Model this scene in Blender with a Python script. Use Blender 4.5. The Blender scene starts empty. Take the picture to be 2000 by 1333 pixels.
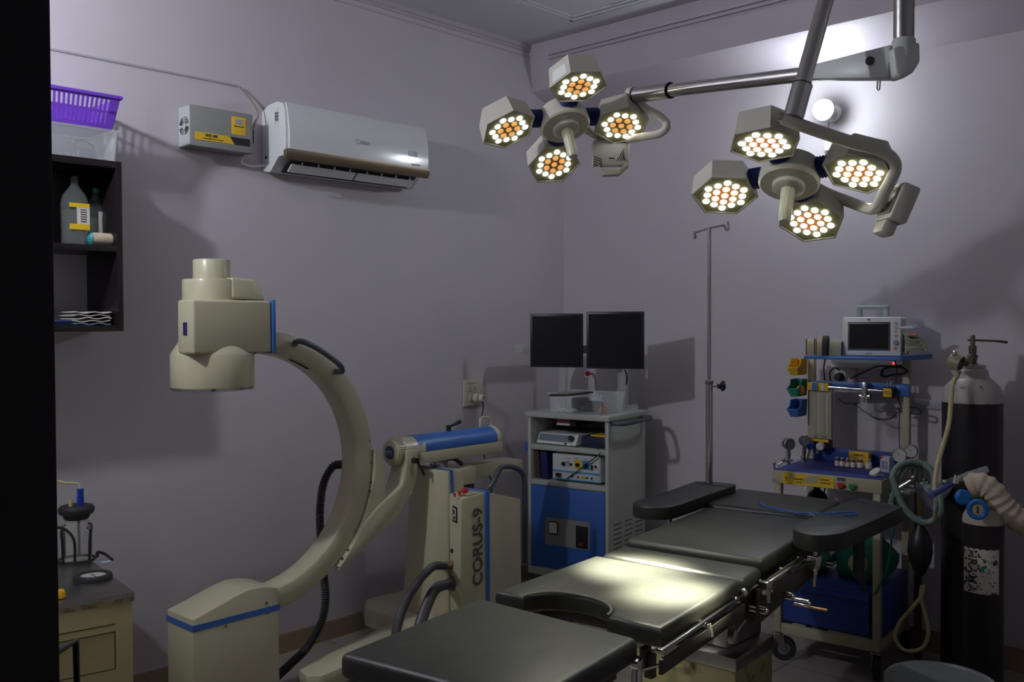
import bpy, bmesh, math, random
from mathutils import Vector, Matrix, Quaternion, noise
random.seed(7)
S = bpy.context.scene
COL = S.collection
PI = math.pi
R_ = math.radians

# ---------------------------------------------------------------- camera, world, exposure
V = Vector
F0 = 1868.0                                    # focal length in pixels of the 2000 px frame
AZ = R_(43.1); PITCH = R_(1.27); ROLL = 15/3745
CAM = V((5.93*math.sin(R_(40)), -5.93*math.cos(R_(40)), 1.55))
_fh = V((-math.sin(AZ), math.cos(AZ), 0)); _r0 = V((math.cos(AZ), math.sin(AZ), 0)); _z = V((0, 0, 1))
CF = _fh*math.cos(PITCH) - _z*math.sin(PITCH); _u0 = _z*math.cos(PITCH) + _fh*math.sin(PITCH)
CR = _r0*math.cos(ROLL) - _u0*math.sin(ROLL); CU = _u0*math.cos(ROLL) + _r0*math.sin(ROLL)
cd = bpy.data.cameras.new('camera'); cam = bpy.data.objects.new('camera', cd); COL.objects.link(cam)
cd.sensor_width = 36; cd.lens = F0/2000*36; cd.clip_start = .02; cd.clip_end = 60
m = Matrix((CR, CU, -CF)).transposed().to_4x4(); m.translation = CAM
cam.matrix_world = m
S.camera = cam
w = bpy.data.worlds.new('world'); S.world = w; w.use_nodes = True
w.node_tree.nodes['Background'].inputs[0].default_value = (.5, .5, .6, 1)
w.node_tree.nodes['Background'].inputs[1].default_value = .02
S.view_settings.view_transform = 'Standard'; S.view_settings.look = 'None'
S.view_settings.exposure = 0.08; S.view_settings.gamma = 1
S.view_settings.use_curve_mapping = False
BULB_BACK = 225; BULB_LEFT = 830; SPOT_NEAR = 950; SPOT_FAR = 1120; LED_E = 5.0

def ray(x, y): return CF + CR*((x-1000)/F0) + CU*((666.5-y)/F0)
def H(x, y, z): d = ray(x, y); return CAM + d*((z-CAM.z)/d.z)      # point of the picture on a level plane
def L(x, y, X=0.0): d = ray(x, y); return CAM + d*((X-CAM.x)/d.x)   # on a plane parallel to the left wall
def B(x, y, Y=0.0): d = ray(x, y); return CAM + d*((Y-CAM.y)/d.y)   # on a plane parallel to the back wall
def D(x, y, Z): return CAM + ray(x, y)*Z                            # at a given depth

# ---------------------------------------------------------------- materials
MATS = {}
def mat(name, col, rough=.5, metal=0, bump=0, bscale=40, emit=None, es=0, trans=0, alpha=1, mottle=0, mscale=6, mcol=None, mr=(.35, .7), coat=0, spec=.5, ior=1.45):
    if name in MATS: return MATS[name]
    M = bpy.data.materials.new(name); M.use_nodes = True; nt = M.node_tree
    b = nt.nodes['Principled BSDF']
    b.inputs['Base Color'].default_value = (*col, 1); b.inputs['Roughness'].default_value = rough
    b.inputs['Metallic'].default_value = metal; b.inputs['Coat Weight'].default_value = coat
    b.inputs['Specular IOR Level'].default_value = spec; b.inputs['IOR'].default_value = ior
    if trans: b.inputs['Transmission Weight'].default_value = trans
    if alpha < 1: b.inputs['Alpha'].default_value = alpha
    if emit: b.inputs['Emission Color'].default_value = (*emit, 1); b.inputs['Emission Strength'].default_value = es
    tc = nt.nodes.new('ShaderNodeTexCoord')
    if mottle or mcol:
        n = nt.nodes.new('ShaderNodeTexNoise'); n.inputs['Scale'].default_value = mscale; n.inputs['Detail'].default_value = 6
        nt.links.new(tc.outputs['Object'], n.inputs['Vector'])
        r = nt.nodes.new('ShaderNodeMapRange'); r.inputs[1].default_value = mr[0]; r.inputs[2].default_value = mr[1]
        nt.links.new(n.outputs['Fac'], r.inputs[0])
        mx = nt.nodes.new('ShaderNodeMix'); mx.data_type = 'RGBA'
        mx.inputs[6].default_value = (*col, 1)
        mx.inputs[7].default_value = (*(mcol or [c*(1-mottle) for c in col]), 1)
        nt.links.new(r.outputs[0], mx.inputs[0]); nt.links.new(mx.outputs[2], b.inputs['Base Color'])
    if bump:
        n = nt.nodes.new('ShaderNodeTexNoise'); n.inputs['Scale'].default_value = bscale; n.inputs['Detail'].default_value = 4
        nt.links.new(tc.outputs['Object'], n.inputs['Vector'])
        bp = nt.nodes.new('ShaderNodeBump'); bp.inputs['Strength'].default_value = bump; bp.inputs['Distance'].default_value = .01
        nt.links.new(n.outputs['Fac'], bp.inputs['Height']); nt.links.new(bp.outputs[0], b.inputs['Normal'])
    MATS[name] = M; return M

def floor_mat():
    M = mat('floor_tile', (.20, .17, .15), .28, mottle=.25, mscale=3)
    nt = M.node_tree; b = nt.nodes['Principled BSDF']
    tc = nt.nodes.new('ShaderNodeTexCoord'); br = nt.nodes.new('ShaderNodeTexBrick')
    br.offset = 0; br.inputs['Scale'].default_value = 1; br.inputs['Brick Width'].default_value = .6; br.inputs['Row Height'].default_value = .6
    br.inputs['Mortar Size'].default_value = .003
    br.inputs['Color1'].default_value = (.30, .27, .24, 1); br.inputs['Color2'].default_value = (.28, .25, .225, 1); br.inputs['Mortar'].default_value = (.08, .07, .06, 1)
    nt.links.new(tc.outputs['Object'], br.inputs['Vector']); nt.links.new(br.outputs['Color'], b.inputs['Base Color'])
    return M
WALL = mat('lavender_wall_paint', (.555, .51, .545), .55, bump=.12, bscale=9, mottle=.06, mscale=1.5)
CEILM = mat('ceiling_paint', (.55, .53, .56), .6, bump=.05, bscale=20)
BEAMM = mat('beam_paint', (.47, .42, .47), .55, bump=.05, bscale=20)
BASEM = mat('brown_skirting_tile', (.33, .245, .15), .3, mottle=.15)
CREAM = mat('cream_enamel', (.51, .475, .325), .32, bump=.03, bscale=60, coat=.2)
CREAMD = mat('cream_trolley_paint', (.43, .39, .26), .4, mottle=.12)
YCREAM = mat('yellowed_cream_paint', (.44, .39, .19), .42, mottle=.12, mscale=5)
CARTG = mat('cart_grey_paint', (.42, .43, .39), .45)
BLUE = mat('blue_enamel', (.045, .15, .46), .35)
BLUED = mat('royal_blue_panel', (.02, .055, .26), .45)
CBLUE = mat('cart_blue_panel', (.035, .11, .38), .45)
WHITE = mat('white_plastic', (.72, .72, .70), .35)
ACW = mat('glossy_white_plastic', (.70, .71, .71), .16, coat=.3)
LAMPW = mat('lamp_housing_cream', (.55, .53, .45), .38)
BRONZE = mat('brown_metallic_trim', (.22, .17, .11), .35, metal=.5)
CHROME = mat('chrome', (.62, .61, .58), .16, metal=1)
STEEL = mat('brushed_steel', (.42, .41, .38), .33, metal=1, mottle=.15, mscale=20)
DSTEEL = mat('dark_steel', (.09, .08, .07), .4, metal=.7)
BLACK = mat('black_plastic', (.012, .012, .014), .4)
RUBBER = mat('dark_rubber', (.025, .025, .027), .6)
GREYR = mat('grey_handle_rubber', (.07, .08, .10), .35)
VINYL = mat('black_vinyl', (.031, .032, .025), .42, bump=.25, bscale=14, mottle=.2, mscale=9)
WOODB = mat('black_laminate', (.012, .008, .010), .35)
DOORM = mat('dark_door_wood', (.010, .006, .008), .7)
NAVY = mat('navy_bellows', (.010, .025, .13), .6)
SCREEN = mat('dark_screen', (.006, .006, .008), .22)
CLEAR = mat('clear_plastic', (.85, .87, .9), .12, alpha=.20)
CLEARS = mat('clear_soft_plastic', (.40, .43, .40), .08, alpha=.14)
GLASS = mat('thin_glass', (.6, .62, .5), .05, alpha=.22)
PURPLE = mat('purple_plastic', (.16, .05, .50), .35)
YELLOW = mat('yellow_plastic', (.75, .42, .02), .4)
YLABEL = mat('yellow_label', (.75, .48, .02), .5)
GREENP = mat('green_plastic', (.02, .24, .14), .4)
CLOTHG = mat('green_cloth', (.012, .12, .085), .85, bump=.4, bscale=12)
RED = mat('red_plastic', (.55, .03, .03), .35)
GREENB = mat('green_button', (.02, .25, .05), .3)
STABG = mat('stabilizer_grey', (.26, .26, .25), .5, bump=.1, bscale=150)
GALV = mat('galvanised_steel', (.40, .43, .44), .35, metal=.6, mottle=.35, mscale=7)
TANKB = mat('tank_black_paint', (.014, .010, .012), .4, mottle=.3, mscale=10)
TANKW = mat('tank_shoulder_paint', (.40, .36, .34), .35, mcol=(.10, .07, .06), mscale=22, mr=(.60, .68))
TUBEC = mat('cream_rubber_tube', (.50, .42, .22), .4)
HOSEG = mat('green_grey_hose', (.14, .20, .16), .45)
BANDAGE = mat('cream_bandage_cloth', (.52, .44, .32), .9, bump=.3, bscale=50)
BEIGE = mat('beige_cloth', (.38, .31, .20), .85)
PAPER = mat('white_paper', (.62, .60, .54), .7)
BROWN = mat('brown_leather', (.10, .06, .04), .6)
AMBER = mat('amber_glass', (.10, .02, .012), .15)
LEDW = mat('white_led_lens', (1, 1, 1), .3, emit=(1, .98, .86), es=LED_E)
LEDO = mat('orange_led_lens', (.6, .32, .1), .3, emit=(1, .45, .12), es=.7)
LEDY = mat('warm_led_lens', (1, .9, .7), .3, emit=(1, .88, .58), es=LED_E*.75)
PANO = mat('orange_panel', (.50, .20, .07), .4, emit=(1, .35, .08), es=.12)
LFACE = mat('lamp_face_olive', (.34, .33, .18), .3)
BULB = mat('bulb_glow', (1, 1, 1), .3, emit=(.86, .95, 1), es=BULB_BACK)
BULB2 = mat('bulb_glow_left', (1, 1, 1), .3, emit=(.84, .89, .97), es=BULB_LEFT)
REDLED = mat('red_indicator', (.8, .05, .05), .3, emit=(1, .05, .04), es=2)
FLOORM = floor_mat()

# ---------------------------------------------------------------- mesh helpers
def frame(o, x, y=None, z=(0, 0, 1)):
    x = V(x).normalized(); z = V(z).normalized()
    y = z.cross(x).normalized() if y is None else V(y).normalized()
    M = Matrix((x, y, z)).transposed().to_4x4(); M.translation = V(o); return M
def axisframe(p0, ax):
    q = V((0, 0, 1)).rotation_difference(V(ax).normalized()); M = q.to_matrix().to_4x4(); M.translation = V(p0); return M

class MB:
    def __init__(s, M=None): s.v = []; s.f = []; s.M = M or Matrix()
    def add(s, vs, fs):
        o = len(s.v); s.v += [s.M @ V(p) for p in vs]; s.f += [tuple(i+o for i in f) for f in fs]; return s
    def bm(s, bm):
        bm.verts.index_update(); s.add([v.co.copy() for v in bm.verts], [[v.index for v in f.verts] for f in bm.faces]); bm.free(); return s
    def box(s, a, b, bev=0, seg=2):
        x0, x1 = sorted((a[0], b[0])); y0, y1 = sorted((a[1], b[1])); z0, z1 = sorted((a[2], b[2]))
        return s.hull8([(x0, y0, z0), (x1, y0, z0), (x1, y1, z0), (x0, y1, z0)], [(x0, y0, z1), (x1, y0, z1), (x1, y1, z1), (x0, y1, z1)], bev, seg)
    def hull8(s, lo, hi, bev=0, seg=2, edges=None):
        bm = bmesh.new(); n = len(lo)
        a = [bm.verts.new(p) for p in lo]; b = [bm.verts.new(p) for p in hi]
        bm.faces.new(a[::-1]); bm.faces.new(b)
        for i in range(n): bm.faces.new((a[i], a[(i+1) % n], b[(i+1) % n], b[i]))
        bmesh.ops.recalc_face_normals(bm, faces=bm.faces)
        if bev:
            es = bm.edges[:] if edges is None else [e for e in bm.edges if edges(e)]
            bmesh.ops.bevel(bm, geom=es, offset=bev, segments=seg, affect='EDGES', profile=.5, clamp_overlap=True)
        return s.bm(bm)
    def prism(s, pts, vec, bev=0, seg=2):
        v = V(vec); return s.hull8([V(p) for p in pts], [V(p)+v for p in pts], bev, seg)
    def lathe(s, prof, p0=(0, 0, 0), ax=(0, 0, 1), n=24, a0=0):
        A = axisframe(p0, ax); vs = []; fs = []
        for r, h in prof:
            for k in range(n):
                t = 2*PI*k/n+a0; vs.append(A @ V((r*math.cos(t), r*math.sin(t), h)))
        for j in range(len(prof)-1):
            for k in range(n):
                k2 = (k+1) % n; fs.append((j*n+k, j*n+k2, (j+1)*n+k2, (j+1)*n+k))
        if prof[0][0] > 1e-5: fs.append(tuple(range(n))[::-1])
        if prof[-1][0] > 1e-5: fs.append(tuple((len(prof)-1)*n+k for k in range(n)))
        return s.add(vs, fs)
    def cyl(s, p0, p1, r0, r1=None, n=20, a0=0):
        p0 = V(p0); p1 = V(p1); r1 = r0 if r1 is None else r1
        return s.lathe([(r0, 0), (r1, (p1-p0).length)], p0, p1-p0, n, a0)
    def sph(s, c, r, n=20, sz=1):
        return s.lathe([(max(1e-6, r*math.sin(PI*i/10)), -r*sz*math.cos(PI*i/10)) for i in range(11)], c, (0, 0, 1), n)
    def tube(s, pts, r, n=10, closed=False, cap=True):
        pts = [V(p) for p in pts]; N = len(pts); rs = r if isinstance(r, (list, tuple)) else [r]*N
        tg = []
        for i in range(N):
            a = pts[i-1] if (i or closed) else pts[i]; b = pts[(i+1) % N] if (i < N-1 or closed) else pts[i]
            t = (b-a); tg.append(t.normalized() if t.length > 1e-9 else V((0, 0, 1)))
        up = V((0, 0, 1)) if abs(tg[0].z) < .9 else V((1, 0, 0)); nx = up.cross(tg[0]).normalized()
        vs = []; fs = []
        for i in range(N):
            nx = (nx - tg[i]*nx.dot(tg[i])); nx = nx.normalized() if nx.length > 1e-6 else up.cross(tg[i]).normalized()
            ny = tg[i].cross(nx)
            for k in range(n):
                t = 2*PI*k/n; vs.append(pts[i]+nx*(rs[i]*math.cos(t))+ny*(rs[i]*math.sin(t)))
        for i in range(N-1+(1 if closed else 0)):
            j = (i+1) % N
            for k in range(n): k2 = (k+1) % n; fs.append((i*n+k, i*n+k2, j*n+k2, j*n+k))
        if cap and not closed: fs.append(tuple(range(n))[::-1]); fs.append(tuple((N-1)*n+k for k in range(n)))
        return s.add(vs, fs)
    def ringsec(s, pts, w):            # closed loops quad strip along list of (inner, outer) cross sections
        return s
    def sheet(s, grid):
        nr = len(grid); nc = len(grid[0]); return s.add([p for r in grid for p in r], [(i*nc+j, i*nc+j+1, (i+1)*nc+j+1, (i+1)*nc+j) for i in range(nr-1) for j in range(nc-1)])

def spline(ctrl, n=8, closed=False):
    P = [V(p) for p in ctrl]; N = len(P); out = []
    g = (lambda i: P[i % N]) if closed else (lambda i: P[max(0, min(N-1, i))])
    for i in range(N if closed else N-1):
        a, b, c, d = g(i-1), g(i), g(i+1), g(i+2)
        for k in range(n):
            t = k/n; out.append(.5*((2*b)+(c-a)*t+(2*a-5*b+4*c-d)*t*t+(3*b-a-3*c+d)*t**3))
    if not closed: out.append(P[-1])
    return out
def corrug(pts, r, amp, pitch=.008):
    """resample a path and give it ribbed radii"""
    L_ = [0]
    for a, b in zip(pts, pts[1:]): L_.append(L_[-1]+(b-a).length)
    out = []; rs = []; n = max(8, int(L_[-1]/pitch*2)); j = 0
    for i in range(n+1):
        d = L_[-1]*i/n
        while j < len(L_)-2 and L_[j+1] < d: j += 1
        t = (d-L_[j])/max(1e-9, L_[j+1]-L_[j]); out.append(pts[j].lerp(pts[j+1], t)); rs.append(r+(amp if i % 2 else -amp))
    return out, rs

def thing(name, label, cat, loc=(0, 0, 0), group=None):
    o = bpy.data.objects.new(name, None); COL.objects.link(o); o.location = V(loc); o.empty_display_size = .05
    o['label'] = label; o['category'] = cat
    if group: o['group'] = group
    return o
def rootloc(o):
    while o.parent: o = o.parent
    return o.location.copy()
def obj(name, mb, m, parent=None, label=None, sharp=40, origin=None):
    me = bpy.data.meshes.new(name)
    o0 = rootloc(parent) if parent else (V(origin) if origin is not None else V((0, 0, 0)))
    me.from_pydata([v-o0 for v in mb.v], [], mb.f)
    bm = bmesh.new(); bm.from_mesh(me); bmesh.ops.recalc_face_normals(bm, faces=bm.faces); bm.to_mesh(me); bm.free()
    for p in me.polygons: p.use_smooth = True
    me.set_sharp_from_angle(angle=R_(sharp))
    me.materials.append(m)
    o = bpy.data.objects.new(name, me); COL.objects.link(o)
    if parent: o.parent = parent
    else: o.location = o0
    if label: o['label'] = label
    return o
def solo(name, mb, m, label, cat, group=None, sharp=40):
    lo = [min(v[i] for v in mb.v) for i in range(3)]; hi = [max(v[i] for v in mb.v) for i in range(3)]
    o = obj(name, mb, m, origin=((lo[0]+hi[0])/2, (lo[1]+hi[1])/2, lo[2]), sharp=sharp)
    o['label'] = label; o['category'] = cat
    if group: o['group'] = group
    return o
def struct(name, mb, m, parent=None, sharp=40):
    o = obj(name, mb, m, parent, sharp=sharp)
    if not parent: o['kind'] = 'structure'
    return o
def copytree(o, parent=None):
    c = o.copy(); COL.objects.link(c)
    if parent: c.parent = parent
    for ch in list(o.children): copytree(ch, c)
    return c
def text(body, p, right, up, size, m, parent, name='lettering', sx=1.0, align='CENTER', ext=.0006, label=None, bold=0):
    cu = bpy.data.curves.new('t', 'FONT'); cu.body = body; cu.size = size; cu.align_x = align; cu.align_y = 'CENTER'; cu.extrude = ext; cu.offset = bold
    to = bpy.data.objects.new('t', cu); COL.objects.link(to)
    dg = bpy.context.evaluated_depsgraph_get(); me = bpy.data.meshes.new_from_object(to.evaluated_get(dg))
    bpy.data.objects.remove(to); bpy.data.curves.remove(cu)
    right = V(right).normalized(); up = V(up).normalized(); nz = right.cross(up)
    M = Matrix((right*sx, up, nz)).transposed().to_4x4(); M.translation = V(p)
    mb = MB(M); mb.add([v.co for v in me.vertices], [tuple(q.vertices) for q in me.polygons]); bpy.data.meshes.remove(me)
    return obj(name, mb, m, parent, label)

# ================================================================ SETTING
XR = 4.3; YF = -4.2; CH = 3.17
struct('floor', MB().box((-.1, -5.6, -.1), (XR+.1, .1, 0)), FLOORM)
struct('ceiling', MB().box((-.1, -5.6, CH), (XR+.1, .1, CH+.1)), CEILM)
struct('wall_left', MB().box((-.1, -4.35, 0), (0, .1, CH)), WALL)
struct('wall_back', MB().box((0, 0, 0), (XR, .1, CH)), WALL)
struct('wall_right', MB().box((XR, -4.35, 0), (XR+.1, .1, CH)), WALL)
JX = CAM.x-.343*math.tan(AZ+math.atan(890/F0))   # room-side corner of the doorway's left jamb
DW = 1.0
wf = MB().box((0, YF-.15, 0), (JX-.09, YF, CH)); wf.box((JX+DW+.09, YF-.15, 0), (XR, YF, CH)); wf.box((JX-.09, YF-.15, 2.32), (JX+DW+.09, YF, CH))
struct('wall_front', wf, WALL)
df = MB().box((JX-.09, YF-.17, 0), (JX, YF, 2.32), .003); df.box((JX+DW, YF-.17, 0), (JX+DW+.09, YF, 2.32), .003); df.box((JX-.09, YF-.17, 2.23), (JX+DW+.09, YF, 2.32), .003)
dr = struct('door_1', df, DOORM)
# black metal pull bracket on the jamb, seen out of focus at the lower left
hb = MB(); a = D(118, 1268, .90); b = D(148, 1253, .93); c = D(152, 1400, .93)
hb.tube([D(92, 1285, .88), D(116, 1272, .90), b, c, D(100, 1405, .88)], .0032, 8)
obj('door_handle', hb, BLACK, dr)
# corridor behind the camera
struct('wall_corridor', MB().box((-.1, -5.7, 0), (XR+.1, -5.6, CH)), WALL)
bl = MB().box((0, -4.2, 0), (.012, 0, .085)); bl.box((0, -4.2, .085), (.008, 0, .09))
struct('baseboard_left', bl, BASEM)
bb = MB().box((.012, -.012, 0), (XR, 0, .105)); struct('baseboard_back', bb, BASEM)
struct('baseboard_right', MB().box((XR-.012, -4.2, 0), (XR, -.012, .1)), BASEM)
# plaster beam along the head of the back wall, with a sloping underside and a raised panel
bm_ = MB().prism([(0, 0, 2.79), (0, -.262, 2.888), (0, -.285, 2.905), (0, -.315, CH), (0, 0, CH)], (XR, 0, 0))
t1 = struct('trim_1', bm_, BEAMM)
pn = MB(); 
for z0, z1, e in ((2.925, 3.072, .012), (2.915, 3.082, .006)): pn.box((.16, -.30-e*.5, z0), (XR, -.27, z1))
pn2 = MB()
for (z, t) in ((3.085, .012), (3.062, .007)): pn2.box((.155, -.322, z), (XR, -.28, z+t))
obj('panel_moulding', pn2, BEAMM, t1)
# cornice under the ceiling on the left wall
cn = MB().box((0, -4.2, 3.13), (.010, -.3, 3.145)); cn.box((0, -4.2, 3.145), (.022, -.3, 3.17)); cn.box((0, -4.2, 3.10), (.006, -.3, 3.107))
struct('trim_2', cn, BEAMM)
# double bead framing the ceiling field
tc_ = H(1115, 38, CH); tx, ty = tc_.x, tc_.y
tr = MB()
for off, wd, hh in ((0, .018, .012), (.035, .012, .008), (-.03, .010, .007)):
    x0, y0 = tx+off, ty-off
    tr.box((x0, -3.7, CH-hh), (x0+wd, y0, CH)); tr.box((x0, y0-wd, CH-hh), (3.9, y0, CH))
struct('trim_3', tr, CEILM)
lp = H(1145, -6, CH-.03)
cl = MB().lathe([(.001, -.035), (.03, -.033), (.045, -.015), (.05, 0)], (lp.x, lp.y, CH), (0, 0, 1), 20)
solo('light_fitting', cl, WHITE, 'small round white ceiling fitting near the corner of the ceiling beading', 'ceiling fitting')

# ================================================================ WALL LAMPS
def bulb_lamp(p, nrm, label, bm, r=.05):
    n = V(nrm).normalized(); p = V(p); t = thing('bulb_lamp', label, 'lamp', p)
    obj('holder', MB().lathe([(.042, 0), (.042, .012), (.024, .02), (.022, .05)], p, n, 24), WHITE, t)
    obj('bulb_neck', MB().lathe([(.014, .045), (.018, .06), (.034, .085), (r, .115)], p, n, 24), WHITE, t)
    obj('bulb', MB().lathe([(r, .115)]+[(max(1e-6, r*math.cos(PI/2*i/8)), .115+r*math.sin(PI/2*i/8)) for i in range(1, 9)], p, n, 28), bm, t)
    return t
bp = B(1629, 222, 0)
bulb_lamp((bp.x, 0, bp.z), (0, -1, 0), 'round lit white bulb high on the back wall beneath the beam', BULB)
bulb_lamp((.85, YF, 2.72), (0, 1, 0), 'round lit white bulb high on the front wall beside the doorway', BULB2)
# small junction socket hanging under the bulb
q = B(1620, 284, 0)
t = thing('pendant_socket', 'tiny white socket hanging by a reddish wire below the lit wall bulb', 'socket', (q.x, 0, q.z))
obj('body', MB().box((q.x-.018, -.02, q.z-.028), (q.x+.018, -.001, q.z+.022), .004), WHITE, t)
obj('wire', MB().tube(spline([(q.x-.004, -.008, q.z+.02), (q.x-.008, -.008, q.z+.07), (q.x, -.008, q.z+.13)]), .0025, 6), mat('pinkish_wire', (.5, .3, .28), .5), t)

# ================================================================ AIR CONDITIONER
Y0, Y1 = -2.125, -1.285
t = thing('air_conditioner', 'white wall-mounted split air conditioner with a bronze strip and open louvre', 'air conditioner', (0, (Y0+Y1)/2, 2.2))
prof = [(0, 2.235), (0, 2.50), (.05, 2.522), (.12, 2.528), (.165, 2.515), (.178, 2.49), (.188, 2.40), (.186, 2.30), (.176, 2.285), (.13, 2.283), (.06, 2.222), (.03, 2.225)]
obj('body', MB().prism([(x, Y0, z) for x, z in prof], (0, Y1-Y0, 0)), ACW, t, sharp=50)
fp = [(.165, 2.522), (.181, 2.50), (.197, 2.42), (.199, 2.36), (.195, 2.31), (.184, 2.305), (.17, 2.40), (.16, 2.515)]
obj('front_panel', MB().prism([(x, Y0+.012, z) for x, z in fp], (0, Y1-Y0-.02, 0)), ACW, t, sharp=50)
bt = [(.198, 2.312), (.197, 2.288), (.183, 2.268), (.172, 2.268), (.17, 2.305)]
obj('trim_strip', MB().prism([(x, Y0-.002, z) for x, z in bt], (0, Y1-Y0+.004, 0)), BRONZE, t, 'bronze strip')
op = [(.168, 2.284), (.075, 2.226), (.072, 2.232), (.16, 2.292)]
obj('outlet', MB().prism([(x, Y0+.05, z-.004) for x, z in op], (0, Y1-Y0-.10, 0)), BLACK, t, 'dark air outlet')
for s0, s1 in ((Y0+.055, (Y0+Y1)/2-.006), ((Y0+Y1)/2+.006, Y1-.055)):
    lv = [(.150, 2.250), (.118, 2.221), (.112, 2.225), (.144, 2.255)]
    lo = obj('louvre', MB().prism([(x, s0, z) for x, z in lv], (0, s1-s0, 0)), WHITE, t)
    vn = MB()
    for k in range(4):
        yy = s0+(k+.6)*(s1-s0)/4; vn.prism([(.150, yy, 2.272), (.143, yy+.004, 2.249), (.115, yy+.018, 2.224), (.108, yy+.012, 2.245)], (0, .006, 0))
    obj('vane', vn, WHITE, lo)
sd = MB(); sd.box((.02, Y0-.0015, 2.26), (.15, Y0, 2.49), 0)
obj('side_label', MB().box((.10, Y0-.0012, 2.415), (.135, Y0-.0002, 2.50)), PAPER, t)
for k in range(4): text('ENERGY', (.107+.0075*k, Y0-.002, 2.46), (0, 0, -1), (1, 0, 0), .0075, mat('label_ink_blue', (.03, .06, .15), .6), t, name='side_lettering', sx=1.5)
ci = L(708, 278, .199); text('Cruise', (.2005, ci.y, ci.z), (0, 1, 0), (0, 0, 1), .032, mat('faint_grey_ink', (.42, .42, .42), .4), t, 'logo')
ci = L(812, 322, .197); text('Inverter', (.199, ci.y, ci.z), (0, 1, 0), (0, 0, 1), .017, mat('ink_grey', (.12, .12, .13), .4), t, 'sticker')
ds = L(806, 300, .199); obj('indicator_window', MB().box((.196, ds.y-.03, ds.z-.015), (.2008, ds.y+.03, ds.z+.012), .004), mat('display_grey', (.5, .55, .6), .1), t)
obj('screw_cover', MB().cyl((.03, Y0-.004, 2.29), (.03, Y0, 2.29), .006), RUBBER, t)

# ================================================================ STABILISER
sy0, sy1, sx_, sz0, sz1 = -2.532, -2.235, .098, 2.285, 2.456
t = thing('voltage_stabiliser', 'grey metal voltage stabiliser box with yellow labels on the left wall', 'voltage stabiliser', (0, (sy0+sy1)/2, sz0))
obj('case', MB().box((0, sy0, sz0), (sx_, sy1, sz1), .003), STABG, t)
obj('end_plate', MB().box((.004, sy0-.002, sz0+.004), (sx_-.003, sy0, sz1-.004)), mat('lit_end_grey', (.55, .58, .58), .35, metal=.3), t, 'end face coloured lighter, as if lit')  # side light on the end face is put into its lighter colour
gr = MB(); gc = V((.052, sy0-.003, sz0+.085))
for r in (.018, .027, .036):
    for k in range(4):
        a0 = k*PI/2+.25; pts = [gc+V((r*math.cos(a0+u*1.15/6), 0, r*math.sin(a0+u*1.15/6))) for u in range(7)]
        gr.tube(pts, .0021, 5)
obj('fan_grille', gr, BLACK, t)
yl = MB().prism([(sx_+.0008, sy0+.02, sz0+.028), (sx_+.0008, sy0+.205, sz0+.028), (sx_+.0008, sy0+.18, sz0+.060), (sx_+.0008, sy0+.02, sz0+.060)], (.0008, 0, 0)); obj('name_strip', yl, YLABEL, t, 'yellow name strip')
obj('name_strip', MB().prism([(sx_+.0008, sy0+.21, sz0+.028), (sx_+.0008, sy1-.015, sz0+.028), (sx_+.0008, sy1-.015, sz0+.060), (sx_+.0008, sy0+.185, sz0+.060)], (.0008, 0, 0)), BLACK, t, 'black name strip')
INK = mat('dark_ink', (.02, .015, .015), .5)
text('VNX 400', (sx_+.0022, sy0+.095, sz0+.050), (0, 1, 0), (0, 0, 1), .015, INK, t, 'lettering', bold=.0004)
text('Voltage stabilizer for air conditioner', (sx_+.0022, sy0+.105, sz0+.037), (0, 1, 0), (0, 0, 1), .0065, INK, t, 'lettering')
mp = obj('meter_panel', MB().box((sx_, sy1-.105, sz0+.072), (sx_+.002, sy1-.035, sz1-.022), .001), YLABEL, t, 'yellow meter panel')
obj('display', MB().box((sx_, sy1-.09, sz0+.118), (sx_+.0035, sy1-.052, sz0+.14), .001), mat('lcd_grey', (.35, .36, .38), .2), mp)
text('INPUT  OUTPUT', (sx_+.0028, sy1-.07, sz0+.108), (0, 1, 0), (0, 0, 1), .007, INK, mp)
tm = MB().box((.055, sy1, sz0+.05), (.08, sy1+.018, sz0+.11), .003); tm.cyl((.067, sy1, sz0+.03), (.067, sy1+.012, sz0+.03), .007); obj('terminal_block', tm, BLACK, t)
# cables on the left wall
wz = 2.595; wy = L(465, 167, .01).y
wc = MB().box((.0005, -4.1, wz-.004), (.006, wy, wz+.004))
solo('cable_conduit', wc, mat('conduit_grey', (.34, .32, .36), .6), 'thin straight conduit line running along the upper left wall', 'cable')
p1 = L(467, 169, .02); p2 = L(490, 195, .03); p3 = L(504, 222, .045); p4 = L(498, 240, .06)
ca = MB().tube(spline([p1, p2, p3, p4, (.067, sy1+.014, sz0+.10)], 8), .0042, 8)
solo('power_cable', ca, mat('brown_pvc', (.30, .22, .2), .5), 'brown looped cable from the conduit end into the grey stabiliser', 'cable')
ca = MB().tube(spline([(.067, sy1+.006, sz0+.03), L(472, 315, .04), L(490, 325, .02), L(512, 324, .02), (.02, Y0+.004, 2.255)], 8), .0045, 8)
solo('power_cable', ca, WHITE, 'white drooping cable between the stabiliser and the air conditioner', 'cable')

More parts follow.
